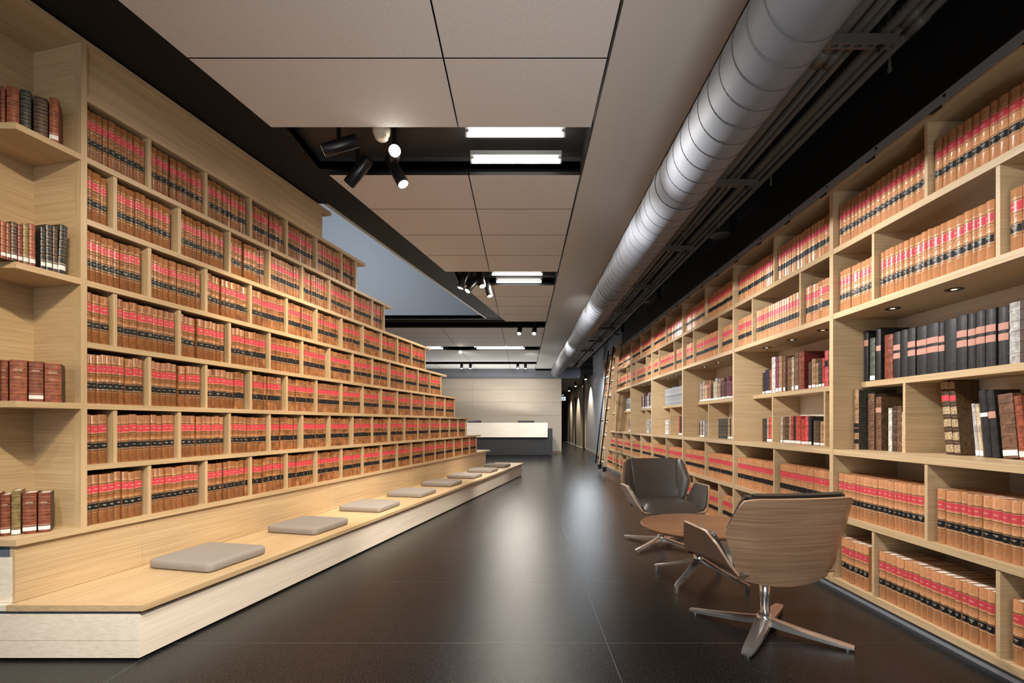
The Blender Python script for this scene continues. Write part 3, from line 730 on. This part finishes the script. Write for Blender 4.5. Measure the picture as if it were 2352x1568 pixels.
niche_row([(-120, -5, 1040, 'redbrown'), (0, 68, 1045, 'redbrown'), (76, 236, 1050, 'rust'), (240, 376, 1085, 'dkgreen'), (402, 578, 1170, 'dkbrown'), (587, 706, 1180, 'rust', [ST3], dict(cover='maroon'))],
          BZ[2], (-2.19, 2.165), D2, (0, 0), 5.2275, 'from the post, top niche shelf', 'antique books on the top niche shelf')
ap = lw(0, .008)
niche_row([(-75, 0, 40, 'redbrown', [ST3]), (5, 72, 45, 'rust', [ST3]), (73, 128, 65, 'redbrown', [ST3]), (130, 208, 55, 'dkbrown', [ST3]), (212, 272, 85, 'maroon', [ST3]), (275, 345, 80, 'olive', [ST3]), (348, 428, 80, 'rust', [ST3]),
           (485, 545, 110, 'black', [ST3]), (550, 628, 90, 'black', [ST3]), (632, 695, 105, 'dkbrown', [ST3]), (690, 785, 85, 'black', [ST3], dict(lean=R(2.5)))],
          BZ[4], (ap.x, ap.y), (EX.x, EX.y), (0, 500), 5.2275, 'from the post, second niche shelf', 'antique books on the second niche shelf', .12)
niche_row([(-110, -2, 240, 'rust'), (0, 100, 245, 'redbrown'), (112, 330, 245, 'rust'), (342, 525, 262, 'redbrown', [ST3]), (532, 742, 290, 'rust', [], dict(cover='black'))],
          BZ[6], (-2.16, 2.19), D2, (0, 780), 5.2275, 'from the post, third niche shelf', 'antique books on the third niche shelf')
niche_row([(-150, -8, 440, 'rust', [ST3]), (0, 128, 450, 'redbrown', [ST3]), (132, 250, 400, 'olive', [ST], dict(cover='tan')), (268, 442, 425, 'redbrown', [ST3]), (455, 608, 425, 'redbrown', [ST3], dict(cover='dkbrown'))],
          BZ[8], (-2.163, 2.208), D2, (0, 1050), 5.2275, 'from the post, bottom niche shelf', 'antique books on the bottom niche shelf')
for o in [o for o in bpy.data.objects if o.name.startswith('antique_book') and ('third niche' in o['label'] or 'bottom niche' in o['label'])]:
    if WORDS['olive'] in o['label']: continue
    cv_ = [c for c in o.children if c.name.startswith('cover')][0]
    t = cv_.dimensions.x if cv_.dimensions.x else .05
    xs = [v.co.x for v in cv_.data.vertices]; t = max(xs) - min(xs); h = max(v.co.z for v in cv_.data.vertices)
    l = link('lettering', text('LEYES'), o, (0, -.0085, h * .76)); l.scale = (t * .5, 1, t * .5)
    if 'shelf mark' not in o['label']:
        l = link('lettering', text('TOMO I'), o, (0, -.0085, h * .58)); l.scale = (t * .45, 1, t * .45)

# ------------------------------------------------------------------ ladder and its rail
rl = thing('ladder_rail', 'dark steel ladder rail running along the top of the wall bookcase', 'rail')
MB().box(XR - .022, XR - .014, YS, YE, TOPZ + .018, TOPZ + .058).obj('bar', 'rail_metal', rl)
for i in range(24):
    y = YS + .2 + i * .41
    if y < YE: MB().box(XR - .014, XR + .03, y, y + .05, TOPZ + .012, TOPZ + .028).obj('clip', 'black_metal', rl)
    if y < YE: MB().tube([(XR - .026, y - .04, TOPZ + .04), (XR - .02, y - .04, TOPZ + .04)], .007, 8).obj('bolt', 'black_metal', rl)
ld = thing('library_ladder', 'slender oak library ladder with black handrails leaning on the wall bookcase', 'ladder', (1.53, 9.30, 0))
lt = 2.50; top = Vector((.285, 0, lt)); dirv = top.normalized()
for sy in (-.27, .27):
    q = [(.0 + sx, sy + a, .13) for sx, a in ((-.035, -.012), (.035, -.012), (.035, .012), (-.035, .012))]
    mb = MB(); vs = [Vector(p) for p in q]
    mb.add(vs + [v + Vector((.285 * (lt - .13) / lt, 0, lt - .13)) for v in vs], [(3, 2, 1, 0), (4, 5, 6, 7), (0, 1, 5, 4), (1, 2, 6, 5), (2, 3, 7, 6), (3, 0, 4, 7)])
    mb.obj('stile', 'oak_z', ld)
    hr = [(-.105 + .285 * z / lt, sy, z) for z in (.22, 2.44)]
    h_ = MB().tube(hr, .013, 10).obj('handrail', 'black_metal', ld, True)
    for z in (.32, 1.05, 1.78, 2.35):
        MB().tube([(-.105 + .285 * z / lt, sy, z), (-.03 + .285 * z / lt, sy, z)], .010, 8).obj('standoff', 'black_metal', h_)
    MB().box(-.034, .038, sy - .016, sy + .016, .10, .19).obj('foot_shoe', 'black_metal', ld)
    MB().tube([(0, sy - .012, .03), (0, sy + .012, .03)], .03, 14).box(-.008, .008, sy - .016, sy - .012, .03, .10).box(-.008, .008, sy + .012, sy + .016, .03, .10).tube([(0, sy, .075), (0, sy, .11)], .016, 8).obj('caster', 'chrome', ld)
    MB().tube([(top.x - .01, sy, lt - .04), (top.x + .02, sy, lt - .02), (top.x + .045, sy, lt - .045)], .014, 8).obj('top_hook', 'black_metal', ld)
for i in range(9):
    z = .27 + i * .255; x = .285 * z / lt
    MB().box(x - .04, x + .035, -.258, .258, z - .012, z + .012).obj('tread', 'pale_y', ld)
cd = thing('desk_calendar', 'small white framed card on dark block on the far shelf behind ladder', 'card', (2.07, 10.25, SH[2]))
MB().box(-.02, .02, -.10, .10, 0, .05).obj('block', 'black_metal', cd)
MB().box(-.008, .008, -.10, .10, .05, .17).obj('card', 'white_card', cd)

# ------------------------------------------------------------------ duct, conduits
du = thing('air_duct', 'thick grey round spiral air duct running under the ceiling', 'duct')
DX, DZ, DR = .994, 2.501, .165
ye = 14.05
MB().tube([(DX, y, DZ) for y in (-3.5, 0, 3, 6, 9, ye)], DR, 48, caps=False).obj('tube', 'duct_paint', du, True)
el = [(DX + .25 - .25 * math.cos(a), ye + .25 * math.sin(a), DZ) for a in [i * math.pi / 16 for i in range(9)]]
MB().tube(el + [(DX + .7, ye + .25, DZ)], DR, 32, caps=False).obj('elbow', 'duct_paint', du, True)
sp = MB(); npt = 36; turns = int((ye - 1.6) / .125)
pts = [(DX + (DR + .0012) * math.cos(2 * math.pi * i / npt), 1.6 + .125 * i / npt, DZ + (DR + .0012) * math.sin(2 * math.pi * i / npt)) for i in range(turns * npt)]
sp.tube(pts, .0017, 3).obj('spiral_seam', 'duct_seam', du)
for y in (3.05, 5.3, 7.6, 9.9, 12.2):
    MB().tube([(DX, y - .03, DZ), (DX, y + .03, DZ)], DR + .004, 40, caps=False).obj('joint_collar', 'duct_paint', du, True)
CN = [(1.467, 2.81, .034, 'thickest'), (1.530, 2.80, .020, 'second'), (1.575, 2.80, .018, 'third'), (1.722, 2.80, .018, 'fourth'), (1.775, 2.795, .022, 'outermost')]
for x, z, r_, nm in CN:
    o = thing('conduit', 'dark painted straight ceiling conduit, %s in the bundle counted from the duct' % nm, 'pipe', group='conduits beside the duct')
    MB().tube([(x, y, z) for y in (-3, 4, 9, 15.9)], r_, 10).obj('pipe', 'conduit_paint', o, True)
    for y in (2.05 + rnd.uniform(0, .4), 4.0 + rnd.uniform(0, .6), 6.6 + rnd.uniform(0, .6), 9.2):
        MB().tube([(x, y, z), (x, y + .09, z)], r_ * 1.22, 10).obj('coupling', 'conduit_paint', o, True)
fx_ = thing('flexible_conduit', 'dark ribbed flexible conduit in the middle of the pipe bundle', 'pipe')
n = 900; pts = [(1.660 + .004 * math.sin(i * .02), 1.2 + i * .0145, 2.795) for i in range(n)]
MB().tube(pts, [.031 if i % 2 else .022 for i in range(n)], 10).obj('hose', 'conduit_paint', fx_, True)
for i, y in enumerate((2.2, 3.5, 4.8, 6.15, 7.5, 8.85, 10.2, 11.55)):
    o = thing('pipe_hanger', 'slotted channel hanger under the pipes, %s from the front' % ORD[i], 'bracket', (0, y, 0), 0, 'pipe hangers under the conduits')
    mb = MB(); z0, z1 = 2.715, 2.728
    x = 1.22
    mb.box(1.22, 1.70, -.021, -.009, z0, z1).box(1.22, 1.70, .009, .021, z0, z1)
    while x < 1.69: mb.box(x, x + .022, -.009, .009, z0, z1); x += .0535
    mb.box(1.22, 1.70, -.021, -.018, z1, z1 + .03).box(1.22, 1.70, .018, .021, z1, z1 + .03)
    mb.obj('channel', 'strut_paint', o)
    for x in (1.26, 1.622): MB().tube([(x, 0, 2.69), (x, 0, 3.25)], .006, 6).tube([(x, 0, z0 - .01), (x, 0, z0)], .014, 6).obj('rod', 'black_metal', o)
for i, y in enumerate((2.45, 3.62)):
    o = thing('drop_rod', 'thin loose drop rod hanging beside the outermost conduit, %s from the front' % ORD[i], 'rod', (1.86, y, 0))
    MB().tube([(0, 0, 2.80), (0, 0, 3.25)], .007, 8).obj('rod', 'conduit_paint', o)
    MB().tube([(0, 0, 2.78), (0, 0, 2.80)], .010, 8).obj('end_cap', 'conduit_paint', o)
for i, y in enumerate((4.5, 6.95, 9.5)):
    o = thing('round_diffuser', 'dark round flat disc hanging beside the conduits, %s from the front' % ORD[i], 'diffuser', (1.835, y, 2.74), 0, 'round discs under the black ceiling')
    n = 28
    MB().tube([(0, 0, .008), (0, 0, 0)], [.095, .088], n).obj('disc', 'strut_paint', o, True)
    MB().tube([(0, 0, -.006), (0, 0, .0)], .014, 10).tube([(0, 0, .008), (0, 0, .5)], .006, 6).obj('stem', 'strut_paint', o)
    MB().tube([(.13, 0, .05), (.13, 0, .12), (.13, 0, .5)], [.028, .028, .010], 12).obj('junction', 'black_metal', o)

# ------------------------------------------------------------------ ceiling lamps
TL = [(-.36, .27, 3.05, 'front tube in the first ceiling slot'), (-.36, .27, 3.36, 'rear tube in the first ceiling slot'), (-.38, .25, 5.90, 'front tube in the second ceiling slot'), (-.34, .25, 6.21, 'rear tube in the second ceiling slot'),
      (-1.15, .02, 11.47, 'front long tube in the fourth ceiling slot'), (-1.12, .06, 11.74, 'rear long tube in the fourth ceiling slot'), (-2.9, -1.93, 11.47, 'front short tube above the stepped bookcase'), (-2.9, -1.92, 11.74, 'rear short tube above the stepped bookcase')]
for x0, x1, y, nm in TL:
    o = thing('tube_light', 'glowing white fluorescent tube, ' + nm, 'lamp', ((x0 + x1) / 2, y, 2.82))
    hw = (x1 - x0) / 2
    MB().tube([(-hw + .012, 0, 0), (hw - .012, 0, 0)], .014, 12).obj('tube', 'tube_light', o, True)
    for q_ in (-hw, hw - .012): MB().tube([(q_, 0, 0), (q_ + .012, 0, 0)], .015, 12).obj('end_cap', 'white_card', o, True)
    MB().box(-hw, hw, -.03, .03, .03, .06).box(-hw, -hw + .02, -.008, .008, 0, .03).box(hw - .02, hw, -.008, .008, 0, .03).obj('fitting', 'frost', o)
def head(label, loc, d, lens='lens_lit', mount=None, L=.225, r_=.041):
    o = thing('spotlight', label, 'spotlight', loc, 0, 'black track spotlights'); d = Vector(d).normalized()
    a, b = -d * L * .55, d * L * .45
    MB().tube([a, a + d * .004, b - d * .004, b], [r_ - .003, r_, r_, r_ - .002], 24).obj('body', 'black_metal', o)
    smooth_by_angle(o.children[0].data, 40)
    up_ = d.orthogonal().normalized(); bb = d.cross(up_)
    MB().add([b + d * .0006 + (up_ * math.cos(2 * math.pi * i / 24) + bb * math.sin(2 * math.pi * i / 24)) * (r_ - .005) for i in range(24)], [list(range(24))]).obj('lens', lens, o)
    tz = 2.93 - loc[2]
    MB().box(-.012, .012, -.005, .005, -.0 if tz > 0 else 0, tz).obj('yoke', 'black_metal', o)
    return o
head('black spotlight aimed sideways at the bookcase top, by the smoke detector', (-1.17, 3.08, 2.765), (-.90, -.10, -.34), 'lens_dim')
head('black spotlight glaring straight at the viewer below the smoke detector', (-.84, 3.17, 2.765), (.26, -.90, -.30), 'lens_hot')
head('black spotlight tilted down toward the books in the first ceiling slot', (-1.145, 3.36, 2.74), (-.72, .25, -.68), 'lens_dim')
head('black spotlight tilted down toward the aisle in the first ceiling slot', (-.87, 3.36, 2.74), (.45, -.18, -.86), 'lens_lit')
head('outer black spotlight of the second slot aimed at the books', (-.72, 5.85, 2.73), (-.28, -.1, -.9), 'lens_dim')
head('black spotlight of the second slot leaning steeply toward the books', (-.64, 6.1, 2.74), (-.50, -.35, -.8), 'lens_lit')
head('black spotlight of the second slot beside the tube light', (-.50, 5.85, 2.74), (.20, -.35, -.9), 'lens_lit')
head('glossy rear spotlight of the second slot leaning toward the aisle', (-.435, 6.15, 2.71), (.25, -.2, -.92), 'lens_lit')
head('first of two black spotlights in the third slot', (-.05, 8.85, 2.71), (-.10, -.62, -.78), 'lens_lit')
head('second of two black spotlights in the third slot, by the beige bulkhead', (.22, 8.85, 2.71), (-.10, -.62, -.78), 'lens_lit')
head('glaring spotlight under the fourth slot above the bookcase steps', (-1.49, 11.65, 2.74), (.10, -.93, -.35), 'lens_hot')
for x, nm in ((-1.81, 'first'), (-1.55, 'second'), (-.14, 'third'), (.09, 'fourth')):
    head('small black spotlight in the last slot before the panelled wall, %s of four' % nm, (x, 14.4, 2.73), (0, -.25, -.97), 'lens_lit')
for i, y in enumerate((15.95, 18.95, 21.6, 24.8)):
    head('corridor spotlight washing the wall, %s beyond the duct' % ORD[i], (2.08, y, 2.52), (.05, -.2, -1), 'lens_hot', L=.16)
sd = thing('smoke_detector', 'beige round smoke detector on the black ceiling above the spotlights', 'detector', (-.88, 3.02, 2.848))
MB().tube([(0, 0, 0), (0, 0, -.02), (0, 0, -.05)], [.055, .055, .048], 28).obj('base', 'detector_beige', sd, True)
MB().tube([(0, 0, -.05), (0, 0, -.055), (0, 0, -.06), (0, 0, -.065), (0, 0, -.07), (0, 0, -.082)], [.040, .034, .040, .034, .040, .026], 28).obj('grille', 'detector_beige', sd)

# ------------------------------------------------------------------ reception desk, sign
dk = thing('reception_desk', 'reception desk with pale upper front over a black base', 'desk', (0, 14.7, 0))
MB().box(-3.2, .76, -.10, -.02, .58, 1.02).box(-3.2, .76, -.02, .30, .99, 1.02).obj('upper_front', 'pale_x', dk)
MB().box(-.172, -.170, -.102, -.1, .58, 1.02).obj('joint', 'walnut_edge', dk)
MB().box(-3.2, .913, 0, .9, .04, .84).obj('base', 'desk_black', dk)
MB().box(-3.2, .88, .03, .87, 0, .04).obj('plinth', 'slot_black', dk)
for i, (x0, x1) in enumerate(((-1.69, -1.27), (-.145, .37))):
    o = thing('monitor', 'dark monitor edge rising above the reception desk, %s' % ('near the bookcase steps' if i == 0 else 'at the middle of the desk'), 'monitor', ((x0 + x1) / 2, 15.1, .841))
    hw = (x1 - x0) / 2
    MB().box(-hw, hw, -.015, .015, .02, .245).obj('screen', 'monitor_black', o)
    MB().box(-.08, .08, -.06, .06, 0, .02).obj('foot', 'monitor_black', o)
sg = thing('exit_sign', 'small bluish lit sign hanging at the corridor end', 'sign', (1.70, 20.0, 2.0))
MB().box(-.08, .085, -.01, .01, -.06, .10).obj('plate', 'sign_face', sg)
MB().box(-.03, 0, -.013, -.010, -.03, .04).box(-.035, -.01, -.013, -.010, .05, .075).box(0, .04, -.013, -.010, .0, .015).box(-.05, -.02, -.013, -.010, -.045, -.03).obj('pictogram', 'sign_mark', sg)
MB().tube([(0, 0, .10), (0, 0, .62)], .008, 6).obj('hanger', 'black_metal', sg)

# ------------------------------------------------------------------ armchairs and table
def leg(ang, R_, z_hub, z_tip, w0, w1, h0, h1, foot=0.):
    """a tapered cast leg from the hub outward, with a soft ridge"""
    d = Vector((math.cos(ang), math.sin(ang), 0)); s = Vector((-d.y, d.x, 0)); rows = []
    N = 7
    for i in range(N + 1):
        f = i / N; r_ = .012 + (R_ - .012) * f
        w_, h_ = (w0 + (w1 - w0) * f) / 2, h0 + (h1 - h0) * f
        z = z_hub + (z_tip - z_hub) * (f ** .8)
        if i == N: w_ *= .8; h_ *= .8
        c = d * r_ + Vector((0, 0, z))
        rows.append([c + s * a * w_ + Vector((0, 0, b * h_)) for a, b in ((-1, -.9), (-1, -.2), (-.55, 0), (0, .06), (.55, 0), (1, -.2), (1, -.9), (-1, -.9))])
    mb = MB(); mb.grid(rows)
    mb.add(rows[-1][:7], [list(range(7))[::-1]])
    if foot:
        c = d * (R_ - w1 * .4)
        mb.tube([c + Vector((0, 0, z_tip - .004)), c + Vector((0, 0, .004)), c], [w1 * .5, w1 * .40, w1 * .34], 14)
    else:
        c = d * (R_ - w1 * .55); mb.tube([c + Vector((0, 0, z_tip - h1)), c], w1 * .3, 12)
    return mb
def make_legs(root, angs, R_, zh, zt, w0, w1, h0, h1, foot=0.):
    for a in angs:
        me = leg(a, R_, zh, zt, w0, w1, h0, h1, foot).mesh('leg', 'chrome'); smooth_by_angle(me, 38); link('leg', me, root)
def lerp(a, b, t): return a + (b - a) * t
def pw(t, pts):
    for (a, va), (b, vb) in zip(pts[:-1], pts[1:]):
        if t <= b: return lerp(va, vb, (t - a) / (b - a))
    return pts[-1][1]
def shell(rows, th, name, mats, parent, rim_m=0):
    """solid sheet: rows of points, thickened along the normals"""
    nr, nc = len(rows), len(rows[0])
    nrm = []
    for i in range(nr):
        r_ = []
        for j in range(nc):
            a = rows[i][min(j + 1, nc - 1)] - rows[i][max(j - 1, 0)]; b = rows[min(i + 1, nr - 1)][j] - rows[max(i - 1, 0)][j]
            n_ = a.cross(b); r_.append(n_.normalized() if n_.length > 1e-9 else Vector((0, 0, 1)))
        nrm.append(r_)
    mb = MB(); mb.grid(rows, flip=th > 0); mb.grid([[p + n_ * th for p, n_ in zip(a, b)] for a, b in zip(rows, nrm)], flip=th < 0)
    N_ = nr * nc
    rim = [j for j in range(nc)] + [i * nc + nc - 1 for i in range(1, nr)] + [(nr - 1) * nc + j for j in range(nc - 2, -1, -1)] + [i * nc for i in range(nr - 2, 0, -1)]
    for k, p in enumerate(rim):
        q = rim[(k + 1) % len(rim)]
        f = (p, q, q + N_, p + N_); mb.f.append(list(f if th > 0 else f[::-1])); mb.m.append(rim_m)
    me = mb.mesh(name, mats)
    bm = bmesh.new(); bm.from_mesh(me); bmesh.ops.recalc_face_normals(bm, faces=bm.faces[:]); bm.to_mesh(me); bm.free()
    smooth_by_angle(me, 50)
    return link(name, me, parent)
def back_point(u, v, push=0.):
    """u across -1.5..1.5 (beyond 1: the folded wing), v 0 bottom .. 1 top, chair faces +y"""
    z = .268 + .412 * v
    half = .198 + .022 * v
    yb = -.165 - .115 * v
    wl = pw(v, [(0, .028), (.18, .05), (.58, .105), (.62, .106), (1, .05)])
    a = min(abs(u), 1.); sgn = 1 if u >= 0 else -1
    x = half * a; y = yb + .022 * a * a + push
    e = max(0, abs(u) - 1.) / .5
    k = 1 if e > 0 else 0
    x += wl * .80 * e - (push * .55 * k if e else 0); y += wl * .62 * e + .0
    return Vector((x * sgn, y, z + .030 * a * a * (1 - v) ** 3 - (.012 * e if v > .98 else 0)))
US = [-1.5, -1.38, -1.26, -1.14, -1.05, -1.0, -.95, -.85, -.6, -.3, 0, .3, .6, .85, .95, 1.0, 1.05, 1.14, 1.26, 1.38, 1.5]
VS = [0, .06, .18, .30, .45, .58, .62, .75, .9, 1.]
def smooth_u(u):                      # rounds the fold between back and wing
    return u
def make_chair(label, loc, rz, leg_angs):
    r = thing('armchair', label, 'armchair', loc, rz, 'walnut shell armchairs')
    # back shell and its pad
    rows = []
    for v in VS:
        row = []
        for u in US:
            p = sum((back_point(u + d_, v) for d_ in (-.16, -.08, 0, .08, .16)), Vector()) / 5
            row.append(p)
        rows.append(row)
    shell(rows, .011, 'back_shell', 'walnut_x', r)
    rows = []
    for j, v in enumerate(VS):
        row = []
        v2 = lerp(.10, 1.004, v)
        for u in US:
            u2 = u * .975
            edge = min(1, (1.5 - abs(u)) / .10 + .1, v / .05 + .05, (1 - v) / .04 + .3)
            p = sum((back_point(u2 + d_, v2) for d_ in (-.06, -.03, 0, .03, .06)), Vector()) / 5 + Vector((0, 0, .011 * max(0, abs(u2) - 1) / .5 * (v > .95)))
            n_ = Vector((-.55 * (1 if u > 0 else -1), .8, 0)) if abs(u) > 1.02 else Vector((0, .96, .28))
            row.append(p + n_.normalized() * (.013 + .022 * max(0, edge) ** .5))
        rows.append(row)
    shell(rows, -.016, 'back_pad', 'leather', r)
    # seat shell with the two upswept arms
    YS_ = [-.158, -.135, -.10, -.04, .05, .156, .21, .26, .295, .31]
    XS = [-1, -.86, -.7, -.52, -.40, -.32, -.24, -.12, 0, .12, .24, .32, .40, .52, .7, .86, 1]
    def seat_point(q, y, lift=0.):
        a = abs(q); sg = 1 if q >= 0 else -1
        hz = pw(y, [(-.158, .0), (-.140, .03), (-.08, .180), (.156, .186), (.31, .012)])       # arm height
        if a <= .36: x, z = .24 * a / .36, .312 + .006 * (a / .36) ** 2
        else:
            e = (a - .36) / .64; x = .24 + .098 * e * (hz / .186) ** .8; z = .318 + hz * e
        z -= .018 * max(0, (y - .2) / .11) * (1 - min(1, a / .5)) - .0
        return Vector((x * sg, y - .02 * (a > .5) * 0, z + lift))
    rows = [[(seat_point(q - .03, y) + seat_point(q, y) * 2 + seat_point(q + .03, y)) / 4 for q in XS] for y in YS_]
    shell(rows, .011, 'seat_shell', 'walnut_y', r)
    # arm pads
    for sg in (-1, 1):
        rows = []
        for y in [-.085, -.075, -.06, -.02, .06, .150, .20, .25, .285]:
            row = []
            for e in (.30, .36, .45, .6, .75, .88, .965):
                p = seat_point(sg * e, y)
                row.append(p + Vector((-sg * .9, 0, .42)).normalized() * .010)
            rows.append(row if sg > 0 else row[::-1])
        shell(rows, .016, 'arm_pad', 'leather', r)
    # seat cushion
    rows = []
    for i in range(13):
        v = i / 12; y = lerp(-.165, .312, v)
        row = []
        for j in range(13):
            q = j / 6 - 1
            e = min(1, (1 - abs(q)) / .28 + .0) ; f = min(1, v / .10, (1 - v) / .22)
            bul = max(0, min(e, 1)) ** .5 * max(0, f) ** .5
            row.append(Vector((.238 * q * (1 - .05 * (1 - f) * 0), y + (.012 * (1 - q * q) if v > .8 else 0), .322 + .062 * bul - .012 * (v > .9))))
        rows.append(row)
    mb = MB(); mb.grid(rows)
    mb.grid([[Vector((p.x, p.y, .321 - .014 * (i > 10))) for p in row] for i, row in enumerate(rows)], flip=True)
    me = mb.mesh('seat_cushion', 'leather', True); link('seat_cushion', me, r)
    MB().tube([(0, 0, .055), (0, 0, .29)], .0235, 24).obj('column', 'chrome', r, True)
    MB().tube([(0, 0, .285), (0, 0, .300)], [.06, .085], 24).obj('seat_plate', 'black_metal', r)
    MB().tube([(0, 0, .03), (0, 0, .06), (0, 0, .085)], [.040, .040, .028], 24).obj('hub', 'chrome', r, True)
    make_legs(r, [a - rz for a in leg_angs], .36, .068, .021, .074, .048, .034, .014)
    return r
make_chair('walnut shell armchair seen from behind in front of the bookcase', (1.174, 2.344, 0), R(9), [R(a) for a in (-38, 52, 142, 232)])
make_chair('walnut shell armchair with dark leather seat facing the table', (1.15, 3.99, 0), R(180 + 2), [R(a) for a in (44, 134, 223, 313)])
tb = thing('coffee_table', 'low round walnut coffee table between the two armchairs', 'table', (1.117, 3.056, 0))
n = 64
prof = [(.0, .338), (.335, .338), (.355, .346), (.360, .352), (.360, .360), (.357, .3635), (.352, .365), (0, .365)]
mb = MB(); mb.grid([[(r_ * math.cos(2 * math.pi * i / n), r_ * math.sin(2 * math.pi * i / n), z) for r_, z in prof] for i in range(n + 1)])
me = mb.mesh('tabletop', 'walnut_top'); smooth_by_angle(me, 30); link('tabletop', me, tb)
MB().tube([(0, 0, .12), (0, 0, .338)], .021, 20).obj('column', 'chrome', tb, True)
MB().tube([(0, 0, .12), (0, 0, .13), (0, 0, .165), (0, 0, .175)], [.02, .034, .034, .022], 20).obj('hub', 'chrome', tb, True)
MB().tube([(0, 0, .325), (0, 0, .338)], .10, 24).obj('top_plate', 'black_metal', tb)
make_legs(tb, [R(a) for a in (45, 136, 225, 316)], .306, .160, .050, .046, .030, .022, .016, 1.)
